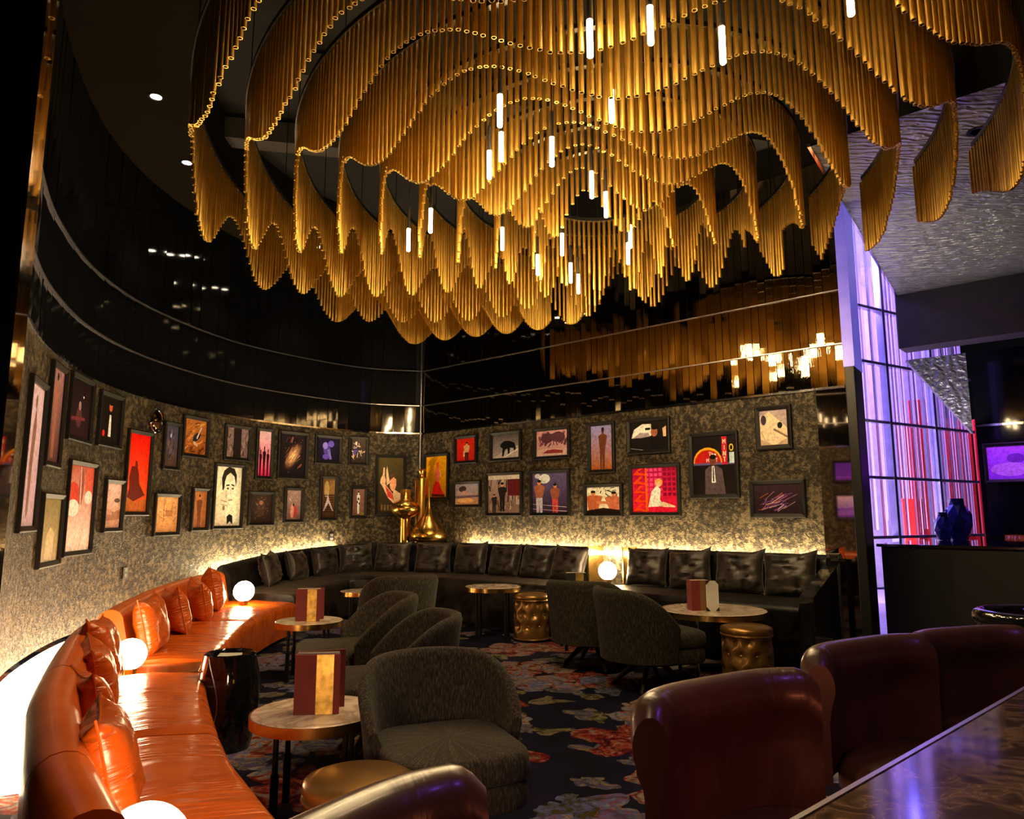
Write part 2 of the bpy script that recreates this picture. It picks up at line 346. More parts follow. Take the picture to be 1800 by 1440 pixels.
def link(name, me, mats=None, parent=None, loc=(0, 0, 0), rot=(0, 0, 0), world=False, bevel=0, kind=None, label=None):
    o = bpy.data.objects.new(name, me); col.objects.link(o)
    if mats and not me.materials:
        for m in (mats if isinstance(mats, (list, tuple)) else [mats]): me.materials.append(m)
    o.location = loc; o.rotation_euler = rot
    if parent:
        o.parent = parent
        if world: o.location = Vector(loc) - parent.location
    if bevel:
        bm = o.modifiers.new('bevel', 'BEVEL'); bm.width = bevel; bm.segments = 2; bm.limit_method = 'ANGLE'; bm.angle_limit = R(40)
    if kind: o['kind'] = kind
    if label: o['label'] = label
    return o
def tag(o, label, cat, group=None):
    o['label'] = label; o['category'] = cat
    if group: o['group'] = group
    return o
def thing(name, label, cat, loc=(0, 0, 0), rz=0, group=None):
    o = bpy.data.objects.new(name, None); col.objects.link(o); o.empty_display_size = .1
    o.location = loc; o.rotation_euler = (0, 0, rz); return tag(o, label, cat, group)
def struct(name, me, mats, parent=None, **k):
    o = link(name, me, mats, parent, **k)
    if not parent: o['kind'] = 'structure'
    return o
def box_mesh(name, c, d, rz=0, smooth=False):
    b = MB(); b.box(c, d, 0, rz); return b.mesh(name, smooth)

# ------------------------------------------------------------------ plan curves
def catmull(P, n=12):
    Q = [(2 * P[0][0] - P[1][0], 2 * P[0][1] - P[1][1])] + list(P) + [(2 * P[-1][0] - P[-2][0], 2 * P[-1][1] - P[-2][1])]
    out = []
    for i in range(1, len(Q) - 2):
        p0, p1, p2, p3 = Q[i - 1:i + 3]
        for k in range(n):
            t = k / n
            out.append(tuple(.5 * (2 * p1[j] + (-p0[j] + p2[j]) * t + (2 * p0[j] - 5 * p1[j] + 4 * p2[j] - p3[j]) * t * t + (-p0[j] + 3 * p1[j] - 3 * p2[j] + p3[j]) * t ** 3) for j in (0, 1)))
    out.append(tuple(P[-1])); return out
class Path:
    def __init__(s, pts):
        s.p = pts; s.s = [0]
        for a, b in zip(pts, pts[1:]): s.s.append(s.s[-1] + math.dist(a, b))
        s.len = s.s[-1]
    def at(s, d, off=0):
        d = max(0, min(s.len, d)); i = 0
        while i < len(s.s) - 2 and s.s[i + 1] < d: i += 1
        t = (d - s.s[i]) / max(1e-9, s.s[i + 1] - s.s[i]); a, b = s.p[i], s.p[i + 1]
        tx, ty = b[0] - a[0], b[1] - a[1]; l = math.hypot(tx, ty); tx /= l; ty /= l
        return (a[0] + (b[0] - a[0]) * t + ty * off, a[1] + (b[1] - a[1]) * t - tx * off), math.atan2(ty, tx)
    def sub(s, d0, d1, n, off=0):
        return [s.at(d0 + (d1 - d0) * k / n, off)[0] for k in range(n + 1)]
LW = Path(catmull([(-1.30, 1.55), (-1.75, 2.25), (-2.33, 3.2), (-2.889, 4.171), (-3.32, 5.08), (-3.66, 6.2), (-3.73, 7.4), (-3.42, 8.75), (-2.80, 9.72), (-2.10, 10.38), (-1.33, 10.62)], 14))
C0 = (-1.33, 10.62); DR = (.748, -.664)
RW = Path([C0, (C0[0] + DR[0] * 5.72, C0[1] + DR[1] * 5.72)])
ZC = 4.70   # main ceiling
# ------------------------------------------------------------------ the room
b = MB(); b.add([(-7, -3, 0), (10, -3, 0), (10, 15, 0), (-7, 15, 0)], [(0, 1, 2, 3)])
struct('floor', b.mesh('floor', False), CARPET)
ZT = 2.45   # chrome trim between wallpaper and black glass
SEAMS = [(ZT, 2.86), (2.86, 3.38), (3.38, ZC)]
lw0 = .95
b = MB(); path = LW.sub(lw0, LW.len, 90)
b.sweep(path, [(0, .28), (0, ZT), (-.15, ZT), (-.15, .28)])
wl = struct('wall_left', b.mesh('wall_left'), WALLPAPER)
b = MB(); b.sweep(path, [(-.02, ZT), (-.02, 5.3), (-.15, 5.3), (-.15, ZT)])
wlu = struct('wall_left_upper', b.mesh('wall_left_upper'), RUBBER)
b = MB(); b.sweep(RW.sub(-.0, 5.66, 2), [(0, 0), (0, ZT), (-.15, ZT), (-.15, 0)])
wr = struct('wall_right', b.mesh('wall_right', False), WALLPAPER)
RW2 = Path([C0, (C0[0] + DR[0] * 6.02, C0[1] + DR[1] * 6.02)])
b = MB(); b.sweep(RW2.sub(0, 5.93, 2), [(-.02, ZT), (-.02, 5.3), (-.15, 5.3), (-.15, ZT)])
wru = struct('wall_right_upper', b.mesh('wall_right_upper', False), RUBBER)
# black glass strips, each a pane of its own, hung a little unevenly
unit = box_mesh('glass_panel', (0, 0, 0), (1, 1, 1)); unit.materials.append(BGLASS)
unit2 = box_mesh('mirror_panel', (0, 0, 0), (1, 1, 1)); unit2.materials.append(MIRROR2)
def panels(P, s0, s1, wid, parent, me, name, wob):
    n = int((s1 - s0) / wid)
    for i in range(n):
        (x, y), a = P.at(s0 + (i + .5) * wid, -.004)
        for z0, z1 in SEAMS:
            o = bpy.data.objects.new(name, me); col.objects.link(o); o.parent = parent
            o.location = (x, y, (z0 + z1) / 2); o.scale = (wid - .006, .012, z1 - z0 - .008)
            o.rotation_euler = (random.gauss(0, wob * .4), 0, a + random.gauss(0, wob))
panels(LW, lw0, LW.len, .165, wlu, unit, 'glass_panel', .012)
panels(RW2, 0.02, 5.95, .08, wru, unit2, 'mirror_panel', .03)
for k, z in enumerate((ZT, 2.86, 3.38)):
    h = .022 if k == 0 else .010
    for nm, P, s0, s1, par in (('trim_strip', LW, lw0, LW.len, wlu), ('trim_strip', RW2, 0, 5.93, wru)):
        b = MB(); b.sweep(P.sub(s0, s1, 90 if P is LW else 2), [(.0, z - h / 2), (.02, z - h / 2), (.02, z + h / 2), (.0, z + h / 2)])
        link(nm, b.mesh(nm, False), CHROME if k == 0 else SATIN, par)
b = MB(); b.tube((C0[0] - .01, C0[1] - .03, .3), (C0[0] - .01, C0[1] - .03, 4.7), .012)
link('corner_bead', b.mesh('corner_bead'), SATIN, wru)
# ceiling: plaster ring along the curved wall, dark recess above the tubes
b = MB(); b.sweep(path, [(-.15, ZC), (-.15, ZC + .05), (.83, ZC + .6), (.85, ZC)])
struct('ceiling', b.mesh('ceiling', False), CEIL)
b = MB(); rp = [(-7, -3), (10, -3), (10, .95), (-3.4, 12.85), (-7, 12.9)]; b.add([(x, y, 5.32) for x, y in rp] + [(x, y, 5.4) for x, y in rp], [(4, 3, 2, 1, 0), (5, 6, 7, 8, 9)] + [(k, (k + 1) % 5, 5 + (k + 1) % 5, 5 + k) for k in range(5)])
struct('ceiling_recess', b.mesh('ceiling_recess', False), RUBBER)
for x, y, a in ((-1.0, 3.4, .2), (.4, 6.5, .25), (-1.8, 7.2, .2)):   # dark service beams in the recess
    struct('beam_recess', box_mesh('beam_recess', (x, y, 5.15), (5.0, .22, .22), a), mat('dark_beam', (.035, .03, .026), .8))
# silver-leaf low ceiling, its chrome edge, the beam at its far end
NR = (.664, .748); L1 = (.574, .819)
A0 = (2.40, 5.50); A1 = (5.19, 9.50)
def along(p, d, t): return (p[0] + d[0] * t, p[1] + d[1] * t)
q = [A0, A1, along(A1, DR, 5.5), along(A0, DR, 6.0)]
b = MB(); b.add([(x, y, 4.2) for x, y in q] + [(x, y, 5.3) for x, y in q], [(0, 1, 2, 3), (0, 4, 5, 1), (1, 5, 6, 2), (2, 6, 7, 3), (3, 7, 4, 0), (7, 6, 5, 4)])
b.m = [0, 1, 1, 1, 1, 1]; sof = struct('ceiling_silver', b.mesh('ceiling_silver', False), [SILVER, RUBBER])
b = MB(); b.sweep([along(A0, L1, -.02), A1], [(-.015, 4.19), (.01, 4.19), (.01, 4.215), (-.015, 4.215)]); link('trim_strip', b.mesh('trim_strip', False), CHROME, sof)
b = MB(); b.lathe([(.05, .002), (.05, -.004), (.075, -.006), (.078, .002)], 24, (0, 0, 0)); link('downlight_ring', b.mesh('downlight_ring'), BLACKM, sof, loc=(3.60, 5.26, 4.198))
b = MB(); p0 = along(A1, DR, -.02); b.sweep([p0, along(p0, DR, 5.5)], [(0, 3.47), (0, 4.22), (-.35, 4.22), (-.35, 3.47)])
struct('beam_silver_end', b.mesh('beam_silver_end', False), mat('taupe_beam', (.085, .070, .055), .75))
# mirror pier at the end of the right wall and the post beside it
b = MB(); b.sweep(RW2.sub(5.665, 6.0, 2), [(.012, 0), (.012, ZT), (-.15, ZT), (-.15, 0)])
struct('wall_mirror_pier', b.mesh('wall_mirror_pier', False), MIRROR)
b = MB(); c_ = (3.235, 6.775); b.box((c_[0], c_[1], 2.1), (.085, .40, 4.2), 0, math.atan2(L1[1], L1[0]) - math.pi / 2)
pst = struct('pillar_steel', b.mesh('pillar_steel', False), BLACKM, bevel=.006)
b = MB(); b.box((c_[0], c_[1], 3.41), (.095, .412, 1.57), 0, math.atan2(L1[1], L1[0]) - math.pi / 2); link('violet_reflection_glow', b.mesh('violet_reflection_glow', False), mat('violet_glow', (.3, .25, .8), .2, emit=(.24, .18, 1.0), es=.45), pst)  # emission stands in for the violet reflection on the mirrored upper post
# fin column at the near end of the curved wall
fin = struct('column_black', box_mesh('column_black', (-1.91, 2.22, 2.35), (.72, .06, 4.7)), LACQ)
link('mirror_strip', box_mesh('mirror_strip', (-1.5445, 2.22, 2.35), (.008, .058, 4.7)), MIRROR, fin)
# club room behind: white back wall, red fins, left return
z0 = 13.3
pa = (1.9, 10.5); SDV = (.857, .516); b = MB(); b.sweep([pa, along(pa, SDV, 8.5)], [(0, 0), (0, 5.9), (-.1, 5.9), (-.1, 0)]); struct('wall_club', b.mesh('wall_club', False), WHITE)
b = MB(); b.add([(1.6, 8.4, 5.6), (10, 1.4, 5.6), (10, 16, 5.6), (1.6, 16, 5.6)], [(0, 3, 2, 1)]); struct('ceiling_club', b.mesh('ceiling_club', False), WHITE)
b = MB(); b.sweep([(1.7, 8.7), (1.8, 10.6)], [(0, 0), (0, 5.6), (-.1, 5.6), (-.1, 0)]); struct('wall_club_side', b.mesh('wall_club_side', False), WHITE)
b = MB(); b.add([(2.2, 8.4, .004), (4.2, 6.9, .004), (9, 9.5, .004), (8, 13, .004), (3, 12.6, .004)], [(0, 1, 2, 3, 4)]); struct('floor_club', b.mesh('floor_club', False), mat('pale_stone', (.55, .52, .56), .25))
for k, (x, y, h) in enumerate(((6.15, 11.4, 2.7), (6.45, 11.55, 3.1), (7.25, 12.0, 2.7), (7.6, 12.15, 2.9), (8.0, 12.4, 2.9))):
    f = tag(link('red_fin', box_mesh('red_fin', (0, 0, h / 2), (.17, .08, h)), RED, loc=(x, y, 0), rot=(0, 0, -.3), bevel=.01), ['tall red upright panel glowing behind the middle of the crystal screen', 'taller red upright panel beside the first behind the crystal screen', 'red upright panel behind the far end of the crystal screen', 'red upright panel behind the last crystal rods', 'outermost red upright panel past the vases'][k], 'panel', 'red panels behind the crystal screen')
# dark right-hand walls and the wall behind the bar
pb = (6.25, 9.75); b = MB(); b.sweep([pb, along(pb, DR, 3.4)], [(0, 0), (0, 3.47), (-.12, 3.47), (-.12, 0)]); struct('wall_dark', b.mesh('wall_dark', False), BGLASS)
b = MB(); pc = along(pb, DR, -.0); b.sweep([pb, along(pb, DR, 3.4)], [(.0, 2.44), (.03, 2.44), (.03, 2.47), (.0, 2.47)]); struct('trim_dark_wall', b.mesh('trim_dark_wall', False), CHROME)
b = MB(); b.box((1.5, -2.95, 2.65), (17, .1, 5.3)); struct('wall_back', b.mesh('wall_back', False), DARK)
b = MB(); b.box((9.9, 5, 2.65), (.1, 17, 5.3)); struct('wall_far_right', b.mesh('wall_far_right', False), DARK)
# sloping silver bulkhead below the beam
pt = [(5.55, 10.05, 3.43), (6.22, 9.77, 3.47), (6.22, 9.77, 2.36)]
b = MB(); b.add(pt + [(x + .04, y + .10, z) for x, y, z in pt], [(0, 2, 1), (3, 4, 5), (0, 1, 4, 3), (1, 2, 5, 4), (2, 0, 3, 5)]); struct('ceiling_bulkhead', b.mesh('ceiling_bulkhead', False), SILVER)
# luminous cove ledge behind the orange sofa, LED strip behind the black one
b = MB(); b.sweep(LW.sub(2.2, 7.55, 60), [(0.0, .24), (.30, .20), (.30, .0), (0, 0)])
cv = struct('cove_ledge', b.mesh('cove_ledge', False), LED); cv['kind'] = 'structure'

# downlights in the plaster ring
for i, ((x, y, z), t) in enumerate(LEFT_SPOTS[:3] + [((-3.3, 7.9, ZC), None)] + LEFT_SPOTS[3:]):
    lab = ['recessed ceiling downlight hidden nearest the column', 'lit round downlight in the plaster ceiling over the tall pictures', 'lit round downlight in the plaster ceiling beside the outer tube ring', 'unlit round downlight in the plaster ceiling near the black glass', 'lit downlight above the left black sofa, mirrored in the dark glass', 'lit downlight near the wall corner, mirrored in the dark glass', 'lit downlight over the golden vases, hidden behind the tubes'][i]
    if i == 0: continue
    dl = thing('ceiling_downlight', lab, 'light', (x, y, ZC), 0, 'round downlights in the plaster ceiling')
    b = MB(); b.lathe([(.045, .0), (.045, -.006), (.062, -.008), (.066, 0)], 24); link('trim_ring', b.mesh('trim_ring'), BLACKM, dl)
    b = MB(); b.lathe([(.0001, -.003), (.044, -.003)], 20); link('lens', b.mesh('lens'), DOWN if i != 3 else BLACKM, dl)

# ------------------------------------------------------------------ pictures on the walls
def lerp(a, b_, t): return tuple(x + (y - x) * t for x, y in zip(a, b_))
def el(cx, cy, rx, ry, c, rot=0, n=18, c2=None):
    ca, sa = math.cos(rot), math.sin(rot)
    P = [(cx + rx * math.cos(t) * ca - ry * math.sin(t) * sa, cy + rx * math.cos(t) * sa + ry * math.sin(t) * ca) for t in [2 * math.pi * k / n for k in range(n)]]
    return (P, c)
def rc(x0, y0, x1, y1, c): return ([(x0, y0), (x1, y0), (x1, y1), (x0, y1)], c)
def pg(pts, c): return (pts, c)
def bar(x0, y0, x1, y1, t, c):
    l = math.hypot(x1 - x0, y1 - y0) or 1; nx, ny = -(y1 - y0) / l * t, (x1 - x0) / l * t
    return ([(x0 + nx, y0 + ny), (x0 - nx, y0 - ny), (x1 - nx, y1 - ny), (x1 + nx, y1 + ny)], c)
def person(x, y, h, body, skin, hair=(.02, .015, .01), w=.24, legs=None, lean=0):
    legs = legs or body
    return [pg([(x - w * .3 * h, y), (x - w * .05 * h, y), (x, y + .42 * h), (x + w * .05 * h, y), (x + w * .34 * h, y), (x + (w * .36 + lean * .45) * h, y + .5 * h), (x + (-w * .36 + lean * .45) * h, y + .5 * h)], legs),
            pg([(x + (-w * .36 + lean * .45) * h, y + .46 * h), (x + (w * .36 + lean * .45) * h, y + .46 * h), (x + (w * .62 + lean * .8) * h, y + .80 * h), (x + (w * .2 + lean * .85) * h, y + .85 * h), (x + (-w * .2 + lean * .85) * h, y + .85 * h), (x + (-w * .62 + lean * .8) * h, y + .80 * h)], body),
            el(x + lean * .95 * h, y + .92 * h, .055 * h * 1.2, .075 * h, skin), el(x + lean * .97 * h, y + .965 * h, .06 * h * 1.15, .045 * h, hair)]
K = (.008, .007, .007); SK = (.55, .27, .15)
def speckle(n, seed, cs, x0=0, y0=0, x1=1, y1=1, r0=.01, r1=.03):
    q = random.Random(seed); return [el(q.uniform(x0, x1), q.uniform(y0, y1), q.uniform(r0, r1), q.uniform(r0, r1) * .8, q.choice(cs), q.uniform(0, 3), 8) for _ in range(n)]
def strokes(n, seed, cs, x0=0, y0=0, x1=1, y1=1, ln=.2, t=.012, ang=None):
    q = random.Random(seed); out = []
    for _ in range(n):
        x, y = q.uniform(x0, x1), q.uniform(y0, y1); a = q.uniform(0, 3.14) if ang is None else ang + q.gauss(0, .25); l = ln * q.uniform(.4, 1)
        out.append(bar(x, y, x + math.cos(a) * l, y + math.sin(a) * l, t * q.uniform(.5, 1.3), q.choice(cs)))
    return out
def letters(txt, x, y, w, h, c, vertical=False, st=.16):
    G = {'M': [(0, 0, 0, 1), (0, 1, .5, .4), (.5, .4, 1, 1), (1, 1, 1, 0)], 'I': [(.5, 0, .5, 1)], 'N': [(0, 0, 0, 1), (0, 1, 1, 0), (1, 0, 1, 1)], 'T': [(.5, 0, .5, 1), (0, 1, 1, 1)], 'h': [(0, 0, 0, 1), (0, .5, .8, .5), (.8, .5, .8, 0)], 'e': [(0, .25, .8, .25), (.8, .25, .8, .5), (.8, .5, 0, .5), (0, .5, 0, 0), (0, 0, .8, 0)]}
    out = []
    for k, ch in enumerate(txt):
        ox, oy = (x, y - k * h * 1.35) if vertical else (x + k * w * 1.4, y)
        out += [bar(ox + a * w, oy + b_ * h, ox + c2 * w, oy + d * h, w * st, c) for a, b_, c2, d in G[ch]]
    return out
def galaxy():
    out = []
    for k in range(9):
        t = k / 8; out.append(el(.5, .48, .42 * (1 - t) + .05, .20 * (1 - t) + .03, lerp((.03, .012, .015), (.95, .62, .34), t ** 1.6), .75))
    return out + strokes(26, 5, [(.35, .16, .08), (.10, .06, .12), (.55, .30, .2)], .1, .1, .8, .8, .22, .008, .75) + speckle(14, 6, [(.6, .5, .6)], r0=.004, r1=.01)
ART = {
 'pale_dancer': ((.42, .34, .46), (.50, .40, .50), [pg([(.42, .1), (.5, .05), (.56, .1), (.6, .45), (.66, .7), (.55, .85), (.42, .7), (.38, .45)], (.22, .13, .12)), el(.52, .88, .06, .05, (.18, .10, .09))]),
 'brown_dancer': ((.10, .05, .05), (.30, .18, .20), person(.5, .05, .9, (.30, .14, .11), (.34, .18, .14), w=.35)),
 'stage': ((.035, .012, .02), (.02, .012, .016), [el(.45, .35, .14, .18, (.10, .04, .05)), el(.47, .55, .06, .08, (.3, .2, .22)), bar(.1, .3, .75, .35, .03, (.16, .04, .05)), el(.62, .72, .03, .02, (.8, .8, .85))]),
 'tuxedo': ((.014, .010, .008), (.02, .014, .01), [pg([(.25, 0), (.75, 0), (.72, .55), (.55, .68), (.42, .68), (.28, .55)], (.01, .008, .008)), pg([(.44, .15), (.58, .15), (.54, .62), (.46, .62)], (.75, .70, .66)), el(.5, .78, .08, .1, (.42, .12, .06)), el(.5, .86, .085, .05, K), bar(.42, .63, .58, .63, .02, K), el(.22, .2, .06, .07, (.5, .03, .02))]),
 'olive_blank': ((.30, .25, .12), (.24, .21, .11), [pg([(.3, .05), (.7, .02), (.75, .45), (.5, .55), (.35, .4)], (.42, .37, .22))]),
 'racing_car': ((.62, .55, .54), (.40, .13, .10), [el(.2, .62, .28, .18, (.45, .07, .04)), el(.5, .75, .1, .22, (.3, .1, .07)), el(.22, .5, .24, .10, (.70, .62, .60)), el(.85, .8, .2, .2, (.5, .12, .08)), el(.82, .63, .16, .08, (.65, .56, .55)), bar(.5, .5, .45, .98, .015, (.6, .55, .55)), bar(.72, .35, .6, .05, .006, (.3, .24, .24))]),
 'desert': ((.40, .24, .18), (.58, .44, .42), [pg([(0, .25), (.3, .38), (.6, .36), (1, .42), (1, .2), (0, .15)], (.30, .16, .11)), el(.75, .62, .2, .05, (.12, .08, .07)), rc(.1, .3, .45, .42, (.42, .26, .2))]),
 'red_statue': ((.55, .12, .02), (.62, .010, .006), [pg([(.0, .1), (.3, .12), (.9, .22), (.6, .36), (.55, .5), (.48, .56), (.46, .64), (.36, .66), (.34, .58), (.2, .58), (.12, .45), (.15, .3)], (.13, .02, .008)), pg([(0, 0), (1, 0), (1, .18), (.4, .13), (0, .2)], (.38, .13, .02))]),
 'night_crowd': ((.10, .07, .06), (.08, .08, .14), strokes(30, 9, [(.02, .02, .03), (.16, .16, .26), (.22, .14, .08)], .2, .1, .7, .8, .22, .02, 1.4) + [el(.4, .75, .06, .05, (.4, .4, .5))]),
 'sepia_deck': ((.42, .24, .10), (.58, .36, .18), strokes(22, 11, [(.26, .13, .06), (.6, .42, .24)], .3, .3, .8, .8, .3, .012) + [bar(.35, .3, .35, .95, .01, (.22, .11, .05)), rc(.45, .45, .75, .62, (.32, .17, .07))]),
 'orange_chase': ((.28, .11, .025), (.34, .15, .05), strokes(36, 13, [(.12, .04, .01), (.42, .2, .07), (.5, .26, .1)], .0, .0, .9, .9, .3, .02, .5) + [el(.55, .5, .2, .1, (.03, .03, .05), .6), bar(.55, .45, .75, .8, .025, (.5, .42, .4)), el(.5, .3, .12, .05, (.5, .36, .26), -.5)]),
 'sepia_figure': ((.32, .14, .05), (.36, .17, .07), person(.45, .0, .9, (.15, .06, .025), (.40, .2, .1), w=.4)),
 'portrait': ((.60, .52, .40), (.72, .64, .52), [pg([(.05, .0), (.12, .3), (.3, .36), (.72, .36), (.95, .15), (1, 0)], (.62, .56, .47)), pg([(.36, .36), (.34, .66), (.38, .86), (.60, .92), (.74, .82), (.76, .55), (.66, .34), (.5, .28)], (.68, .60, .50)), pg([(.27, .60), (.22, .80), (.30, .93), (.48, 1.0), (.70, .97), (.80, .86), (.79, .66), (.745, .76), (.70, .84), (.54, .90), (.40, .84), (.345, .74), (.33, .60)], (.035, .027, .02)), pg([(.36, .60), (.44, .60), (.47, .42), (.40, .40)], (.46, .39, .31)), bar(.40, .68, .53, .69, .012, K), bar(.60, .70, .72, .68, .012, K), el(.47, .63, .045, .018, (.1, .08, .06)), el(.66, .63, .045, .018, (.1, .08, .06)), bar(.58, .62, .60, .50, .010, (.42, .35, .27)), bar(.50, .43, .66, .44, .012, (.30, .22, .17)),
   pg([(.10, .0), (.05, .28), (.22, .46), (.34, .66), (.39, .65), (.36, .48), (.5, .44), (.55, .36), (.42, .22), (.40, 0)], (.60, .52, .42)), bar(.22, .43, .46, .40, .008, (.32, .26, .2)), bar(.24, .36, .48, .34, .008, (.32, .26, .2)), el(.34, .30, .05, .04, (.25, .2, .15)), pg([(.48, .16), (.58, .20), (.70, .17), (.72, .02), (.60, .08), (.50, .02)], K)]),
 'birch_doorway': ((.18, .13, .13), (.22, .17, .18), strokes(44, 17, [(.06, .04, .04), (.32, .25, .26)], 0, 0, 1, .8, .3, .02, 1.57) + [rc(.32, 0, .66, 1, (.025, .018, .018))]),
 'pink_trio': ((.55, .02, .17), (.85, .45, .50), person(.22, .0, .58, (.03, .0, .012), (.03, .0, .01), w=.3) + person(.5, .0, .66, (.03, .0, .012), (.03, .0, .01), w=.34) + person(.78, .0, .60, (.03, .0, .012), (.03, .0, .01), w=.3) + [bar(.16, .4, .12, .64, .025, (.03, 0, .012))]),
 'galaxy': ((.012, .008, .012), (.022, .014, .022), galaxy()),
 'sparks': ((.045, .028, .022), (.05, .032, .026), [el(.5, .5, .2, .3, (.075, .045, .035)), el(.5, .7, .09, .08, (.26, .14, .1))] + speckle(40, 21, [(.5, .36, .26), (.3, .2, .14)], .2, .1, .85, .9, .006, .014)),
 'red_bag': ((.20, .12, .11), (.30, .22, .21), [el(.52, .28, .25, .2, (.36, .06, .06)), el(.42, .3, .12, .24, (.5, .28, .25)), el(.5, .5, .06, .05, (.03, .02, .02))] + strokes(10, 23, [(.45, .38, .36)], .1, .6, .8, .95, .2, .008)),
 'violet_rider': ((.014, .010, .03), (.02, .016, .05), [el(.45, .45, .16, .26, (.10, .07, .34), .3), el(.62, .75, .14, .14, (.16, .11, .50)), el(.36, .66, .12, .15, (.24, .2, .62)), el(.4, .2, .15, .12, (.14, .09, .45)), bar(.5, .5, .62, .1, .05, (.2, .17, .5))]),
 'grand_stair': ((.07, .035, .015), (.15, .09, .04), [el(.35, .72, .2, .22, (.34, .25, .12)), rc(.55, .6, .95, .95, (.24, .15, .06))] + [rc(.15 - .0 * k, .14 + .06 * k, .9, .16 + .06 * k, (.02, .01, .006)) for k in range(8)] + [pg([(.1, .17), (.36, .45), (.45, .62), (.55, .45), (.9, .17), (.8, .17), (.5, .38), (.2, .17)], (.42, .34, .36)), el(.46, .62, .05, .045, (.45, .3, .2))]),
 'drummer': ((.05, .035, .03), (.09, .07, .065), [el(.3, .5, .18, .2, (.12, .09, .30)), el(.35, .82, .09, .08, (.6, .5, .46))] + strokes(24, 29, [(.5, .42, .38), (.03, .02, .02), (.6, .4, .28)], .1, .1, .8, .8, .32, .02)),
 'harlequin': ((.18, .10, .08), (.22, .13, .11), person(.5, .06, .85, (.72, .64, .58), (.7, .6, .5), w=.26) + [el(.5, .62, .07, .05, K), el(.44, .5, .05, .04, K), el(.56, .45, .05, .04, K), rc(.7, 0, 1, .12, (.25, .22, .04))]),
 'salute': ((.03, .018, .008), (.085, .065, .015), [pg([(.12, .62), (.2, .70), (.22, .82), (.27, .82), (.27, .68), (.32, .60), (.30, .52), (.62, .34), (.6, .2), (.42, .28), (.2, .48), (.1, .55)], (.62, .36, .26)), pg([(.36, .5), (.32, .75), (.36, .85), (.40, .74), (.48, .55)], (.5, .38, .24)), el(.6, .55, .13, .15, (.58, .30, .19)), pg([(.46, .58), (.5, .7), (.66, .72), (.74, .6), (.62, .65)], (.10, .05, .02)), pg([(.62, .44), (.9, .36), (.95, .12), (.6, .2)], (.48, .36, .24)), pg([(.3, .5), (.6, .34), (.66, .24), (.4, .3)], (.42, .06, .04))] + [rc(.15 + .12 * k, .06, .22 + .12 * k, .16, (.14, .09, .04)) for k in range(6)]),
 'flamenco': ((.46, .23, .004), (.50, .27, .005), [pg([(.3, .08), (.42, .02), (.72, .02), (.86, .08), (.74, .2), (.62, .4), (.45, .4), (.36, .26)], (.55, .03, .025)), pg([(.46, .38), (.62, .38), (.68, .55), (.60, .72), (.48, .7), (.42, .55)], (.75, .16, .10)), el(.55, .78, .07, .08, (.45, .10, .03)), bar(.52, .84, .56, .95, .03, (.72, .20, .01)), bar(.64, .66, .72, .5, .02, (.8, .34, .16)), bar(.3, .05, .9, .04, .03, (.10, .02, .01))]),
 'boxer_red': ((.34, .018, .010), (.42, .03, .014), person(.55, .0, .82, (.42, .26, .14), SK, w=.34, legs=(.05, .02, .015)) + [bar(.42, .45, .4, .2, .04, (.45, .27, .15))]),
 'black_dog': ((.30, .27, .27), (.10, .09, .095), [pg([(0, .0), (1, .0), (1, .5), (.7, .45), (.3, .2)], (.36, .33, .31)), pg([(.32, .62), (.44, .72), (.62, .72), (.82, .62), (.88, .4), (.82, .2), (.78, .4), (.66, .42), (.64, .15), (.58, .15), (.56, .4), (.48, .36), (.42, .08), (.36, .1), (.38, .42), (.28, .5)], (.012, .010, .012)), bar(.45, .05, .95, .35, .02, (.55, .5, .48))]),
 'grove_car': ((.40, .26, .25), (.50, .30, .32), strokes(34, 31, [(.10, .04, .06), (.20, .08, .12)], .1, .35, .9, .75, .28, .03, 1.57) + [el(.35, .7, .2, .2, (.11, .05, .07)), el(.7, .72, .22, .2, (.13, .06, .08)), pg([(0, 0), (1, 0), (1, .26), (0, .3)], (.46, .34, .32)), pg([(.2, .12), (.85, .1), (.85, .2), (.6, .26), (.35, .24)], (.24, .05, .05))]),
 'beach': ((.42, .24, .12), (.34, .34, .46), [pg([(0, .42), (1, .46), (1, .36), (0, .3)], (.16, .10, .13)), el(.32, .75, .16, .14, (.08, .05, .06), .4), el(.38, .58, .12, .08, (.45, .30, .25)), el(.45, .2, .35, .12, (.58, .36, .16))]),
 'street_bw': ((.26, .18, .16), (.34, .27, .25), strokes(30, 37, [(.04, .025, .025), (.5, .42, .4)], 0, 0, 1, 1, .3, .018, 1.57) + person(.45, .05, .75, (.03, .02, .02), SK, w=.3) + person(.2, .0, .5, (.04, .03, .03), SK, w=.3) + [rc(.62, .45, 1, .9, (.13, .02, .025)), rc(0, .88, 1, 1, (.5, .45, .42))]),
 'ring_fight': ((.06, .04, .09), (.13, .11, .22), [el(.35, .85, .16, .12, (.55, .58, .75)), el(.15, .92, .08, .06, (.5, .5, .7))] + person(.2, .0, .82, (.34, .15, .09), SK, w=.32, legs=(.5, .5, .6)) + person(.65, .0, .72, (.30, .12, .08), SK, w=.32, legs=(.55, .10, .10)) + [bar(0, .22, 1, .14, .006, (.5, .4, .45)), bar(0, .1, 1, .04, .006, (.5, .4, .45))]),
 'blue_figure': ((.34, .13, .02), (.26, .26, .50), person(.52, .02, .92, (.14, .06, .03), (.12, .05, .03), w=.36, lean=.05)),
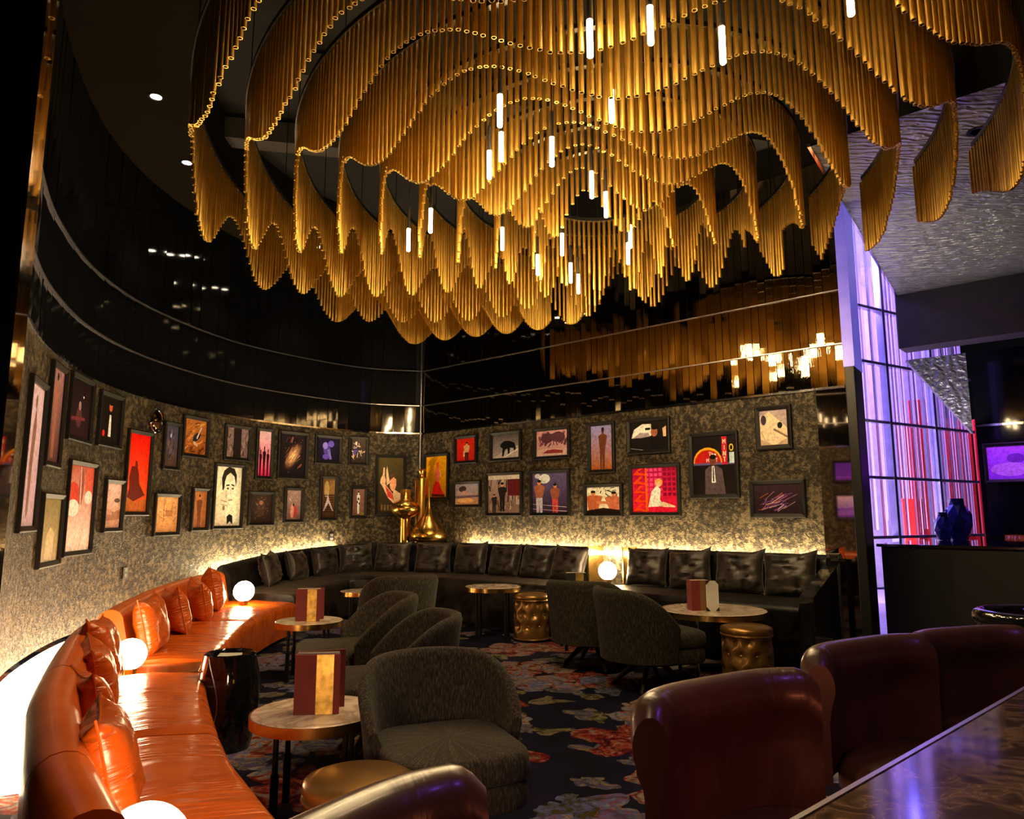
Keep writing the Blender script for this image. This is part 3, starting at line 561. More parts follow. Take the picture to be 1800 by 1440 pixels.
 'driver': ((.018, .014, .016), (.02, .016, .016), [pg([(.04, .45), (.12, .75), (.34, .92), (.58, .9), (.58, .5), (.3, .45)], (.62, .58, .56)), pg([(.08, .46), (.28, .62), (.5, .6), (.56, .48), (.3, .44)], (.33, .28, .30)), rc(.42, .7, .56, .78, K), el(.66, .62, .09, .16, (.30, .13, .07)), el(.68, .76, .1, .06, K), pg([(.9, .44), (.98, .44), (.98, .8), (.88, .72)], (.62, .42, .30)), bar(0, .1, .35, .02, .01, (.25, .25, .26)), pg([(.52, .0), (.95, .0), (.95, .4), (.75, .48), (.55, .4)], (.012, .010, .012))]),
 'two_men': ((.62, .50, .40), (.74, .62, .52), strokes(16, 41, [K, (.1, .06, .05)], .35, .45, .9, .95, .18, .014) + person(.2, -.25, 1.1, (.40, .14, .07), (.45, .2, .1), w=.42) + person(.82, -.3, 1.1, (.42, .16, .09), (.48, .22, .12), w=.40) + [bar(.3, .42, .7, .38, .05, (.46, .2, .1)), pg([(0, 0), (1, 0), (1, .12), (.5, .2), (0, .1)], (.02, .012, .01))]),
 'pink_set': ((.60, .02, .07), (.36, .015, .09), [rc(.3 + .1 * i, .36 + .11 * j, .37 + .1 * i, .43 + .11 * j, (.62, .08, .26) if i < 4 else (.22, .01, .05)) for i in range(7) for j in range(6)] + [pg([(.30, .0), (.36, .0), (.34, 1), (.30, 1)], (.80, .12, .01))] + [pg([(.02, .04 + .2 * k), (.3, .02 + .2 * k), (.3, .06 + .2 * k), (.14, .10 + .2 * k), (.26, .19 + .2 * k), (.18, .2 + .2 * k)], (.72, .07, .01)) for k in range(5)] + [pg([(.36, .12), (.44, .46), (.56, .60), (.64, .5), (.62, .28), (.72, .14)], (.80, .62, .55)), el(.6, .66, .085, .085, (.70, .30, .10)), el(.6, .62, .05, .06, (.75, .42, .28)), pg([(.6, .14), (.68, .24), (.95, .14), (.95, .11), (.72, .12)], (.78, .46, .34))]),
 'neon_sign': ((.02, .014, .014), (.012, .009, .011), [el(.36, .55, .34, .25, (.72, .30, .02)), el(.36, .54, .31, .22, (.38, .02, .015)), rc(0, .26, 1, .52, (.014, .010, .011)), rc(.02, .50, .98, .535, (.12, .10, .24)), rc(.70, .50, .82, .97, (.42, .02, .04)), el(.92, .78, .05, .06, (.75, .45, .05)), el(.92, .78, .03, .04, K), rc(.87, .52, .98, .70, (.42, .5, .62))] + letters('MINT', .735, .85, .05, .075, (.85, .62, .40), True) + letters('The', .40, .655, .045, .06, (.85, .55, .55)) + letters('MINT', .34, .55, .05, .06, (.80, .40, .40)) + [pg([(.28, 0), (.3, .42), (.4, .48), (.58, .48), (.7, .42), (.76, 0)], (.11, .085, .10)), pg([(.44, .2), (.54, .2), (.52, .48), (.46, .48)], (.68, .62, .62)), pg([(.475, .22), (.505, .22), (.5, .46), (.48, .46)], K), el(.49, .57, .075, .085, (.17, .07, .035)), el(.49, .635, .078, .04, K)]),
 'white_fender': ((.44, .34, .24), (.36, .30, .34), [pg([(0, .2), (.0, .8), (.35, .95), (.95, .5), (1, .2), (.5, .0)], (.60, .48, .36)), el(.15, .72, .1, .14, (.05, .04, .06)), el(.72, .55, .09, .09, K), bar(.5, .45, 1, .2, .03, (.22, .15, .12)), bar(.05, .4, .2, .1, .006, (.2, .14, .1))]),
 'light_trails': ((.030, .016, .024), (.05, .028, .04), strokes(34, 47, [(.34, .12, .05), (.28, .13, .24), (.5, .36, .4), (.22, .09, .3)], .08, .08, .65, .6, .4, .008, .68)),
 'violet_sea': ((.20, .06, .60), (.52, .40, .85), [pg([(0, .4), (.4, .46), (1, .42), (1, .3), (0, .3)], (.24, .10, .55)), pg([(0, .2), (.6, .26), (1, .18), (1, .1), (0, .1)], (.30, .14, .66))]),
 'violet_plain': ((.20, .04, .55), (.10, .03, .40), [bar(0, .15, 1, .18, .01, (.4, .2, .8))]),
 'violet_head': ((.32, .08, .55), (.42, .14, .62), [el(.5, .62, .16, .14, (.20, .05, .35)), el(.4, .3, .35, .2, (.50, .25, .70))]),
}
def frame(P, s, z, wd, ht, art, label, group, fw=.042, off=.0, dep=.035):
    (x, y), a = P.at(s, .0)
    t = thing('picture_frame', label, 'picture', (x, y, z), a, group)
    X, Z = wd / 2, ht / 2; b = MB(); V = []
    for (dx, y_) in ((0, 0), (0, -dep), (fw * .25, -dep - .004), (fw, -dep * .75), (fw, -dep * .35)):
        V += [(-X + dx, y_, -Z + dx), (X - dx, y_, -Z + dx), (X - dx, y_, Z - dx), (-X + dx, y_, Z - dx)]
    Fs = [(r * 4 + k, r * 4 + (k + 1) % 4, r * 4 + 4 + (k + 1) % 4, r * 4 + 4 + k) for r in range(4) for k in range(4)]
    b.add(V, Fs); link('frame', b.mesh('frame', False), FRAME, t)
    b = MB(); x0, z0, iw, ih = -X + fw * .9, -Z + fw * .9, wd - fw * 1.8, ht - fw * 1.8
    bg0, bg1, shp = ART[art]; yb = -dep * .36
    b.add([(x0, yb, z0), (x0 + iw, yb, z0), (x0 + iw, yb, z0 + ih), (x0, yb, z0 + ih)], [(0, 1, 2, 3)], 0, None, [[bg0, bg0, bg1, bg1]])
    for k, (pts, c) in enumerate(shp):
        yy = yb - .00012 * (k + 1)
        cl = [(x0 + iw * min(1, max(0, p[0])), yy, z0 + ih * min(1, max(0, p[1]))) for p in pts]
        b.add(cl, [tuple(range(len(cl)))], 0, None, [c])
    link('picture_print', b.mesh('picture_print', False), PRINT, t)
    return t
GL = 'framed pictures on the curved wall'; GR = 'framed pictures on the straight wall'
for s, wd, z, ht, art, lab in [
 (3.86, .53, 1.66, 1.03, 'pale_dancer', 'tall framed pale lilac picture of a dancer, nearest the black column'),
 (4.42, .43, 2.00, .78, 'brown_dancer', 'tall narrow framed picture of a brown figure, high beside the pale lilac one'),
 (5.07, .57, 2.14, .56, 'stage', 'framed almost black stage picture above the red racing car picture'),
 (5.72, .49, 2.13, .51, 'tuxedo', 'dark framed picture of a person in a dinner suit with a red rose'),
 (4.57, .57, 1.15, .55, 'olive_blank', 'framed faded olive picture hanging lowest, beside the racing car picture'),
 (5.24, .61, 1.32, .79, 'racing_car', 'large framed picture of red and white car wheels, tilted view'),
 (5.91, .37, 1.35, .49, 'desert', 'small framed pinkish desert picture left of the red poster'),
 (6.32, .45, 1.68, .85, 'red_statue', 'tall framed red poster with a dark crouching silhouette'),
 (6.86, .29, 2.00, .52, 'night_crowd', 'narrow framed bluish night picture beside the oval mirror'),
 (6.86, .44, 1.27, .45, 'sepia_deck', 'framed sepia picture of a deck with masts, below the narrow night picture'),
 (7.26, .45, 2.14, .47, 'orange_chase', 'framed orange brown action picture high on the curved wall'),
 (7.41, .30, 1.33, .49, 'sepia_figure', 'narrow framed sepia figure picture left of the black and white portrait'),
 (7.87, .49, 1.49, .78, 'portrait', 'large framed black and white portrait of a person with bow tie, finger raised'),
 (7.97, .43, 2.14, .44, 'birch_doorway', 'framed grey picture of a dark doorway above the black and white portrait'),
 (8.40, .27, 2.04, .65, 'pink_trio', 'tall narrow framed pink picture with three standing silhouettes'),
 (8.84, .47, 2.05, .63, 'galaxy', 'framed picture of an orange spiral galaxy on black'),
 (8.39, .40, 1.35, .43, 'sparks', 'framed dark brown picture with golden sparks, right of the portrait'),
 (8.88, .30, 1.40, .46, 'red_bag', 'small framed picture of a red bundle below the galaxy picture'),
 (9.39, .42, 2.16, .40, 'violet_rider', 'framed black picture with violet riding figures'),
 (9.42, .28, 1.50, .61, 'grand_stair', 'narrow framed picture of a figure on a staircase'),
 (9.86, .30, 2.17, .41, 'drummer', 'small framed picture of a drummer high near the wall corner'),
 (9.88, .26, 1.45, .45, 'harlequin', 'small framed picture of a white harlequin figure near the wall corner'),
 (10.34, .44, 1.69, .88, 'salute', 'tall framed picture of a person pointing up, behind the golden vases'),
 (2.02, .62, 2.02, .38, 'violet_plain', 'violet framed picture behind the black column, upper of two'),
 (2.00, .66, 1.42, .44, 'violet_sea', 'violet framed sea picture behind the black column, lower of two')]:
    frame(LW, s, z, wd, ht, art, lab, GL)
for s, wd, z, ht, art, lab in [
 (.35, .52, 1.81, .66, 'flamenco', 'framed bright yellow picture of a dancer in red, beside the golden vases'),
 (.94, .44, 2.16, .39, 'boxer_red', 'small framed red picture of a bare-chested boxer'),
 (1.68, .55, 2.16, .39, 'black_dog', 'framed black and white picture of a walking black animal'),
 (2.45, .57, 2.15, .40, 'grove_car', 'framed picture of a car under mauve trees'),
 (.97, .54, 1.55, .36, 'beach', 'framed beach picture below the red boxer picture'),
 (1.65, .64, 1.54, .57, 'street_bw', 'framed street scene with dark figures below the black animal picture'),
 (2.41, .63, 1.54, .57, 'ring_fight', 'framed picture of two boxers under ring lights'),
 (3.19, .38, 2.05, .60, 'blue_figure', 'tall framed blue and orange picture of a leaping figure'),
 (3.82, .55, 2.14, .40, 'driver', 'framed picture of a driver seen inside a dark car'),
 (3.20, .54, 1.44, .38, 'two_men', 'framed picture of two bare-chested people before lettering, above the lamp'),
 (3.88, .64, 1.54, .57, 'pink_set', 'framed vivid pink picture of a person in white sitting on a stage'),
 (4.59, .55, 1.78, .69, 'neon_sign', 'large framed picture of a person in grey suit under a red neon sign'),
 (5.24, .36, 2.12, .43, 'white_fender', 'framed picture of a cream car fender, highest near the mirror pier'),
 (5.24, .55, 1.42, .37, 'light_trails', 'framed dark picture of orange light trails, lowest near the mirror pier')]:
    frame(RW, s, z, wd, ht, art, lab, GR)
DW = Path([pb, along(pb, DR, 3.4)])
fv = frame(DW, .42, 1.95, .72, .52, 'violet_head', 'violet framed picture standing in for a reflection in the dark wall', None)  # solid picture put in place of a mirrored one
light('picture_lamp', 'SPOT', (5.9, 8.4, 3.3), 160, (.55, .16, 1.0), (6.56, 9.47, 1.95), .03, 34)
light('picture_lamp', 'SPOT', (-1.0, 2.6, 3.6), 70, (.40, .12, 1.0), (-2.0, 2.75, 1.75), .03, 32)
# oval mirror sconce and wall sockets
(x, y), a = LW.at(6.58, 0)
t = thing('oval_mirror', 'small oval convex mirror with pale rim on the curved wall', 'mirror', (x, y, 2.234), a)
b = MB(); b.grid(28, 6, lambda u, v: (math.cos(6.2832 * u) * (.098 + .014 * math.cos(v * 6.2832)), -.014 - .012 * math.sin(v * 6.2832), math.sin(6.2832 * u) * (.118 + .014 * math.cos(v * 6.2832))), wrap_u=True); link('rim', b.mesh('rim'), CHROME, t)
b = MB(); b.grid(28, 5, lambda u, v: (math.cos(6.2832 * u) * .098 * v, -.012 - .03 * (1 - v * v), math.sin(6.2832 * u) * .118 * v), wrap_u=True); link('convex_glass', b.mesh('convex_glass'), MIRROR2, t)
for s, z, lab in ((6.24, .712, 'dark wall socket low on the curved wall above the orange sofa'), (9.49, .973, 'dark wall socket above the black sofa near the corner')):
    (x, y), a = LW.at(s, 0); t = thing('wall_socket', lab, 'socket', (x, y, z), a)
    link('plate', box_mesh('plate', (0, -.006, 0), (.09, .012, .11)), BLACKM, t, bevel=.004)
    for dz in (-.025, .025): link('outlet', box_mesh('outlet', (0, -.0125, dz), (.045, .003, .034)), mat('socket_face', (.08, .07, .06), .4), t)
# ------------------------------------------------------------------ chandelier: nested curtains of hanging bronze tubes
CC = (.75, 5.75); ZTOP = 3.95; NT = 6.10
b = MB(); n = 10; V = []
for r, z in ((.0132, 0), (.0132, -1), (.0100, -1), (.0100, -.0)):
    V += [(r * math.cos(2 * math.pi * k / n), r * math.sin(2 * math.pi * k / n), z) for k in range(n)]
b.add(V, [(j * n + k, j * n + (k + 1) % n, (j + 1) * n + (k + 1) % n, (j + 1) * n + k) for j in range(3) for k in range(n)])
TUBE_ME = b.mesh('tube', True, 50); TUBE_ME.materials.append(TUBE)
ORD = ['outermost', 'second', 'third', 'fourth', 'fifth', 'sixth', 'seventh', 'eighth', 'innermost']
def wave(d):
    # the ripples are short at the back (20 degrees) and long towards the front (36 degrees)
    tot = 0.0; x = 190.0
    if d >= 190:
        a_ = min(d, 235) - 190; tot = a_ * 360 / 29
        if d > 235: tot += (d - 235) * 10.0
        return R(tot)
    return R((d - 190) * 17.6)
for k, sc in enumerate((1.0, .895, .79, .69, .59, .49, .39, .29, .19)):
    a_, b_ = 3.05 * sc, 3.5 * sc
    lab = (ORD[k] + ' ring curtain of hanging bronze tubes' + (' in the big chandelier' if k in (0, 8) else ' from the outside, in the big chandelier'))
    ring = thing('tube_curtain', lab, 'chandelier', (CC[0], CC[1], ZTOP), 0, 'nested tube curtains of the chandelier')
    # walk the ellipse in even steps
    M = 2400; prev = None; acc = 0; pts = []; runs = [[]]
    step = .047
    for i in range(M + 1):
        ph = math.pi * 2 * i / M - math.pi / 2 + .9
        p = (a_ * math.cos(ph), b_ * math.sin(ph))
        inside = NR[0] * (p[0] + CC[0]) + NR[1] * (p[1] + CC[1]) < NT
        if prev is not None: acc += math.dist(p, prev)
        prev = p
        if not inside:
            if runs[-1]: runs.append([])
            continue
        if i % 12 == 0: runs[-1].append(p)
        if acc >= step:
            acc -= step; pts.append((p, ph))
    for (x, y), ph in pts:
        zb = 3.48 - (.21 if math.degrees(ph) % 360 < 205 else .15) * math.cos(wave(math.degrees(ph) % 360) * max(.45, sc) ** .55 + .22 * (k - 1)) + .03 * math.sin(3 * ph + k)
        o = bpy.data.objects.new('tube', TUBE_ME); col.objects.link(o); o.parent = ring
        o.location = (x, y, 0); o.scale = (1, 1, ZTOP - zb); o.rotation_euler = (random.gauss(0, .006), random.gauss(0, .006), random.uniform(0, 6))
    for run in runs:
        if len(run) < 3: continue
        b = MB(); b.sweep(run, [(-.02, .0), (.02, .0), (.02, .03), (-.02, .03)]); link('hanging_rail', b.mesh('hanging_rail', False), BLACKM, ring)
        for q in range(3, len(run), 22):
            b = MB(); b.tube((run[q][0], run[q][1], .03), (run[q][0], run[q][1], 5.32 - ZTOP), .004, n=6); link('hanging_wire', b.mesh('hanging_wire'), BLACKM, ring)
# glowing rods hanging between the curtains
b = MB(); b.lathe([(.0001, -.18), (.010, -.18), (.014, -.175), (.014, 0)], 14); RODM = b.mesh('lit_rod'); RODM.materials.append(ROD)
b = MB(); b.lathe([(.012, 0), (.012, .16), (.003, .17), (.003, 1.90)], 10); STEM = b.mesh('stem'); STEM.materials.append(BLACKM)
WHERE = ['high at the front of the chandelier', 'front of the chandelier, partly behind a tube', 'front right of the chandelier, longest in view', 'hanging alone before a dark wave of tubes', 'among bright tubes left of the middle', 'below the fifth curtain near the middle', 'tucked beside bright tubes left of the middle', 'half hidden at the left of the bright tubes', 'small end showing below the inner curtain', 'in the dark hollow right of the middle', 'on a black stem in the left hollow', 'beside the left bright curtain', 'on a black stem in the middle hollow', 'low near the back middle curtain', 'small end below the middle curtain', 'lower of two at the back of the chandelier', 'twin beside the lower back rod', 'in the hollow before the straight glass wall', 'short one above the hollow at the glass wall', 'at the top edge right of the middle']
for (x, y, dz), wl_ in zip([(.346, 2.961, .0), (.598, 2.873, 0), (.948, 3.008, 0), (.515, 3.5, 0), (-.063, 3.543, 0), (.232, 3.975, .0), (-.063, 3.975, .03), (-.137, 4.135, .0), (.51, 4.402, 0), (.639, 4.702, 0), (-.584, 4.972, 0), (-.795, 5.342, 0), (-.074, 5.319, 0), (.216, 5.904, 0), (.391, 5.436, 0), (.511, 6.107, 0), (.60, 6.35, -.02), (.937, 5.635, 0), (.897, 5.273, 0), (1.376, 2.689, 0)], WHERE):
    t = thing('pendant_rod', 'glowing pendant rod ' + wl_, 'pendant light', (x, y, 3.44 + dz), 0, 'glowing rods in the chandelier')
    link('lit_rod', RODM, None, t); link('stem', STEM, None, t)

# ------------------------------------------------------------------ sofas
def rbox_prof(o0, o1, z0, z1, r, n=4, crown=0):
    """rounded rectangle profile in (offset, z)"""
    P = []
    for cx, cz, a0 in ((o1 - r, z0 + r * .3, -90), (o1 - r, z1 - r, 0), (o0 + r, z1 - r, 90), (o0 + r * .3, z0 + r * .3, 180)):
        for k in range(n + 1):
            a = R(a0 + 90 * k / n); rr = r if cz > z0 + r * .5 else r * .3
            P.append((cx + rr * math.cos(a), cz + rr * math.sin(a)))
    return P
def sw(path, prof, name, m, parent, zf=None, of=None):
    b = MB(); b.sweep(path, prof, 0, zf)
    return link(name, b.mesh(name, True, 50), m, parent, world=True)
OB = Path(catmull([(-.883, 1.485), (-1.163, 1.85), (-1.44, 2.263), (-1.68, 2.66), (-2.2, 3.684), (-2.441, 4.295), (-2.689, 5.053), (-2.985, 6.193), (-3.14, 7.25), (-3.15, 7.95)], 14))
def back_prof(h=.68, th=.15, z0=.05, lean=.06):
    P = [(lean * .2, z0), (th + .05, z0), (th + .05, .38)]
    for k in range(9):
        a = R(180 * k / 8); P.append((th / 2 + th / 2 * math.cos(a), h - th / 2 + th / 2 * math.sin(a)))
    return P
def seat_prof(o0, o1, z, z0=.05, r=.06):
    return [(o0, z0), (o1 - .03, z0), (o1 - .02, z0 + .08), (o1 - .005, z - .16)] + [(o1 - r + r * math.cos(R(90 * k / 5)), z - r + r * math.sin(R(90 * k / 5))) for k in range(6)] + [(o0 + (o1 - o0) * .5, z + .018), (o0, z + .005)]
sa = thing('orange_sofa', 'glossy orange leather curved sofa nearest the camera, along the glowing ledge', 'sofa', (-1.5, 2.6, 0))
sb = thing('orange_sofa', 'glossy orange leather curved sofa beyond the gap with the lamp', 'sofa', (-2.6, 6.0, 0))
for s0, s1, par in ((0, .45, sa), (.46, 1.69, sa), (1.70, 3.1, sa), (3.56, 5.16, sb), (5.17, 6.82, sb)):
    sw(OB.sub(s0, s1, 16), back_prof(), 'backrest', ORANGE_B, par)
for s0, s1, par, d0, d1 in ((.0, 1.66, sa, .66, .66), (1.67, 3.03, sa, .66, .68), (3.47, 5.2, sb, .70, .80), (5.21, 6.80, sb, .80, .92)):
    pth = OB.sub(s0, s1, 24); b = MB(); nP = len(seat_prof(.12, .7, .38))
    # depth grows along the seat
    V = []; 
    full = MB(); segs = []
    pr0, pr1 = seat_prof(.12, d0, .38), seat_prof(.12, d1, .38)
    b.sweep(pth, pr0)
    for i in range(25):
        t_ = i / 24; (x, y) = pth[i]; a0 = pth[max(0, i - 1)]; a1 = pth[min(24, i + 1)]
        tv = Vector((a1[0] - a0[0], a1[1] - a0[1])).normalized()
        end = min(t_, 1 - t_); drop = .012 * max(0, 1 - end / .04)
        for j in range(nP):
            o_ = pr0[j][0] + (pr1[j][0] - pr0[j][0]) * t_; z_ = pr0[j][1]
            z_ -= drop if z_ > .3 else 0
            b.v[i * nP + j] = (x + tv.y * o_, y - tv.x * o_, z_)
    link('seat', b.mesh('seat', True, 50), ORANGE, par, world=True)
for s0, s1, par in ((.02, 3.01, sa), (3.49, 6.78, sb)):
    sw(OB.sub(s0, s1, 30), [(.1, .0), (.52, .0), (.52, .05), (.1, .05)], 'plinth', DARK, par)
# black velvet sofa
BPTS = [(-3.167, 7.802), (-3.12, 8.402), (-2.999, 9.027), (-2.689, 9.635), (-2.32, 9.93), (-1.85, 10.02), (-1.03, 9.84), (-.565, 9.70), (.1, 9.217), (.997, 8.42)]
BP = Path(catmull(BPTS, 14)); RB = Path([(C0[0] - NR[0] * .1 + DR[0] * t, C0[1] - NR[1] * .1 + DR[1] * t) for t in (0, 6)])
def rise(s): return .80 + .20 * min(1, s / 3.0)
va = thing('black_sofa', 'long black velvet sofa curving round the wall corner below the golden vases', 'sofa', (-1.6, 9.5, 0))
vb = thing('black_sofa', 'short straight black velvet sofa between the lit brass niche and mirror pier', 'sofa', (1.9, 6.9, 0))
for s0, s1 in ((.14, 1.6), (1.61, 3.25), (3.26, 4.85), (4.86, 6.17)):
    zf = lambda t, z, s0=s0, s1=s1: z * rise(s0 + (s1 - s0) * t)
    sw(BP.sub(s0, s1, 18), back_prof(.91, .15), 'backrest', VELVET, va, zf)
    sw(BP.sub(s0, s1, 18), seat_prof(.14, .86, .53), 'seat', VELVET_S, va, zf)
sw(BP.sub(.16, 6.15, 40), [(.1, .0), (.72, .0), (.72, .05), (.1, .05)], 'plinth', DARK, va)
for s0, s1 in ((3.72, 4.72), (4.73, 5.74)):
    sw(RB.sub(s0, s1, 8), back_prof(.91, .15), 'backrest', VELVET, vb); sw(RB.sub(s0, s1, 8), seat_prof(.14, .86, .53), 'seat', VELVET, vb)
sw(RB.sub(5.745, 5.86, 4), [(.0, .0), (.84, .0), (.84, .60), (.12, .86), (.0, .86)], 'end_panel', LACQ, vb)
sw(RB.sub(3.72, 5.74, 4), [(.1, .0), (.72, .0), (.72, .05), (.1, .05)], 'plinth', DARK, vb)
# LED strips in the slit behind the black sofa
b = MB(); b.sweep(LW.sub(7.6, 9.55, 30), [(.05, .62), (.10, .62), (.10, .58), (.05, .58)], 0, lambda t, z: z + .22 * t)
struct('cove_strip_curved', b.mesh('cove_strip_curved', False), LED2)
b = MB(); b.sweep(RW.sub(.95, 5.64, 4), [(.04, .86), (.085, .86), (.085, .82), (.04, .82)])
struct('cove_strip_straight', b.mesh('cove_strip_straight', False), LED2)
# lit brass niche between the two black sofas
t = thing('brass_niche', 'lit brass lined niche between the two black sofas', 'niche', (1.21, 8.36, 0), math.atan2(DR[1], DR[0]))
b = MB(); b.box((0, .02, .46), (.46, .02, .92)); link('back_plate', b.mesh('back_plate', False), BRASS, t)
for sx in (-1, 1): link('side_plate', box_mesh('side_plate', (sx * .225, -.13, .46), (.012, .30, .92)), BRASS, t)
link('shelf', box_mesh('shelf', (0, -.33, .27), (.44, .68, .54)), LACQ, t, bevel=.008)

# cushions
def pillow_mesh(name, wd, ht, th, seed, n=18, crease=1.0):
    b = MB()
    def side(sg):
        def f(u, v):
            x, y = u * 2 - 1, v * 2 - 1
            px, py = abs(x), abs(y)
            pin = 1 - .10 * (1 - py ** 2) * px ** 6
            pin2 = 1 - .10 * (1 - px ** 2) * py ** 6
            pr = max(0, (1 - px ** 3.2)) ** .55 * max(0, (1 - py ** 3.2)) ** .55
            nz = noise.noise((x * 2.2 + seed * 3.1, y * 2.2, seed)) * .10 + noise.noise((x * 2.0 + seed, y * 8, seed * 2)) * .08 * crease * (1 - px * .5)
            edge = .012 * (noise.noise((x * 4, y * 4, seed + 9)))
            sag = -.05 * (1 - px * px) * max(0, y)
            return (x * wd / 2 * pin2 if False else x * wd / 2 * pin, sg * th / 2 * pr * (1 + nz * 1.6) + edge * th, y * ht / 2 * pin2 + sag * ht)
        return f
    b.grid(n, n, side(-1)); b.grid(n, n, side(1))
    # seam piping round the rim
    return b.mesh(name, True, 70, weld=True)
def piping_mesh(name, wd, ht, seed):
    n = 16; P = []
    def rim(x, y):
        px, py = abs(x), abs(y)
        pin = 1 - .10 * (1 - py ** 2) * px ** 6; pin2 = 1 - .10 * (1 - px ** 2) * py ** 6
        return Vector((x * wd / 2 * pin, 0, y * ht / 2 * pin2 - .05 * (1 - px * px) * max(0, y) * ht))
    for k in range(n): P.append(rim(-1 + 2 * k / n, -1))
    for k in range(n): P.append(rim(1, -1 + 2 * k / n))
    for k in range(n): P.append(rim(1 - 2 * k / n, 1))
    for k in range(n): P.append(rim(-1, 1 - 2 * k / n))
    m = len(P); b = MB(); r = .0055
    V = []
    for i in range(m):
        d = P[i].normalized()
        for q in range(6):
            a = q * math.pi / 3; V.append(P[i] + d * (r * math.cos(a)) + Vector((0, 1, 0)) * (r * math.sin(a)))
    b.add(V, [(i * 6 + q, i * 6 + (q + 1) % 6, ((i + 1) % m) * 6 + (q + 1) % 6, ((i + 1) % m) * 6 + q) for i in range(m) for q in range(6)])
    return b.mesh(name)
PIPE = {'orange_cushion': (piping_mesh('piping', .46, .44, 0), 'o'), 'velvet_cushion': (piping_mesh('piping', .46, .40, 0), 'v'), 'velvet_wide': (piping_mesh('piping', .50, .42, 0), 'v')}
def place_pillow(me, m, x, y, z, yaw, tilt, roll, label, group, cat='cushion', name='cushion', sc=1.0):
    o = link(name, me, m, None, (x, y, z), (-tilt, roll, yaw)); o.rotation_mode = 'ZYX' if False else 'XYZ'
    o.scale = (sc, sc, sc); tag(o, label, cat, group)
    wide = max(v.co.x for v in me.vertices) > .235
    key = 'orange_cushion' if m is ORANGE_P else ('velvet_wide' if wide else 'velvet_cushion')
    link('piping', PIPE[key][0], m, o); return o
PM = [pillow_mesh('orange_cushion', .46, .44, .20, k + 1, 18, .5) for k in range(4)]
def yaw_on(P, x, y):
    best = min(range(len(P.p)), key=lambda i: math.dist(P.p[i], (x, y))); i = min(max(best, 1), len(P.p) - 2)
    return math.atan2(P.p[i + 1][1] - P.p[i - 1][1], P.p[i + 1][0] - P.p[i - 1][0])
OLAB = ['orange leather cushion at the far end of the far orange sofa, beside the globe lamp', 'crumpled orange leather cushion, second from the far end of the far orange sofa', 'orange leather cushion, third from the far end of the far orange sofa', 'brightly lit orange leather cushion at the lamp gap on the far orange sofa', 'orange leather cushion by the lamp gap on the nearest orange sofa', 'orange leather cushion, second from the lamp gap on the nearest orange sofa', 'dark lit orange leather cushion, third from the lamp gap on the nearest orange sofa', 'large yellow lit orange cushion beside the nearest globe lamp']
for k, (x, y, sc, ro, dy) in enumerate([(-2.80, 7.0, .94, .06, .30), (-2.63, 6.3, .80, -.1, .45), (-2.52, 5.62, .80, .1, .40), (-2.34, 4.88, .84, -.05, -.1), (-2.10, 3.86, .84, .06, -.1), (-1.84, 3.36, .76, -.08, .1), (-1.57, 2.84, .72, .05, .25), (-1.15, 2.2, .78, .0, -.1)]):
    place_pillow(PM[k % 4], ORANGE_P, x, y, .38 + .215 * sc, yaw_on(OB, x, y) + dy, R(13), ro, OLAB[k], 'orange leather cushions', sc=sc)
VM = [pillow_mesh('velvet_cushion', .46, .40, .20, k + 11, crease=3.2) for k in range(5)]
VM2 = [pillow_mesh('velvet_cushion', .50, .42, .20, k + 21, crease=3.2) for k in range(2)]
VLAB = ['nearest the globe lamp on the orange sofa', 'second from the globe lamp end', 'third from the globe lamp end', 'fourth from the globe lamp end, below the small harlequin picture', 'below the golden bulb vase', 'below the golden teardrop vase', 'below the beach picture', 'below the street scene picture', 'below the boxers picture', 'beside the lit brass niche on the long sofa']
for k, s in enumerate((.91, 1.52, 2.08, 2.62, 3.24, 3.80, 4.44, 5.01, 5.53, 6.0)):
    (x, y), a = BP.at(s, .26); sc = .92 if k in (1, 2) else 1.0
    zc = .53 * rise(s) + .195 * sc
    place_pillow(VM[k % 5] if k not in (4, 5, 6) else VM2[k % 2], VELVET_P, x, y, zc, a + (.25 if k < 4 else 0), R(16), random.gauss(0, .05), 'black velvet cushion ' + VLAB[k], 'black velvet cushions', sc=sc)
VLAB2 = ['beside the lit brass niche on the short sofa', 'second from the brass niche on the short sofa', 'third from the brass niche on the short sofa', 'at the mirror pier end of the short sofa']
for k, s in enumerate((3.97, 4.46, 4.98, 5.46)):
    (x, y), a = RB.at(s, .26)
    place_pillow(VM[(k + 2) % 5] if k < 2 else VM2[k % 2], VELVET_P, x, y, .735, a + random.gauss(0, .06), R(16), random.gauss(0, .05), 'black velvet cushion ' + VLAB2[k], 'black velvet cushions')

# ------------------------------------------------------------------ globe lamps and the low box in the sofa gap
def globe_lamp(x, y, z, r, lab):
    t = thing('globe_lamp', lab, 'lamp', (x, y, z), 0, 'globe lamps')
    b = MB(); b.lathe([(.001, 0), (r * .42, 0), (r * .42, r * .42), (r * .38, r * .42), (r * .36, r * .10), (.001, r * .10)], 28); link('base', b.mesh('base'), BRASS, t)
    b = MB(); b.sphere((0, 0, r * 1.28), r, 32, 20); link('globe', b.mesh('globe'), GLOBE, t)
globe_lamp(-2.62, 7.30, .402, .098, 'glowing globe lamp on the far end of the orange sofa seat')
globe_lamp(-2.17, 4.30, .365, .086, 'glowing globe lamp in the gap between the two orange sofas')
globe_lamp(-.80, 1.70, .405, .098, 'glowing globe lamp nearest the camera on the orange sofa')
globe_lamp(1.03, 8.02, .545, .098, 'glowing globe lamp in the brass niche of the black sofas')
(gx, gy), ga = OB.at(3.27, .36)
t = thing('gap_box', 'low brass topped box filling the gap between the orange sofas', 'box', (gx, gy, 0), ga)
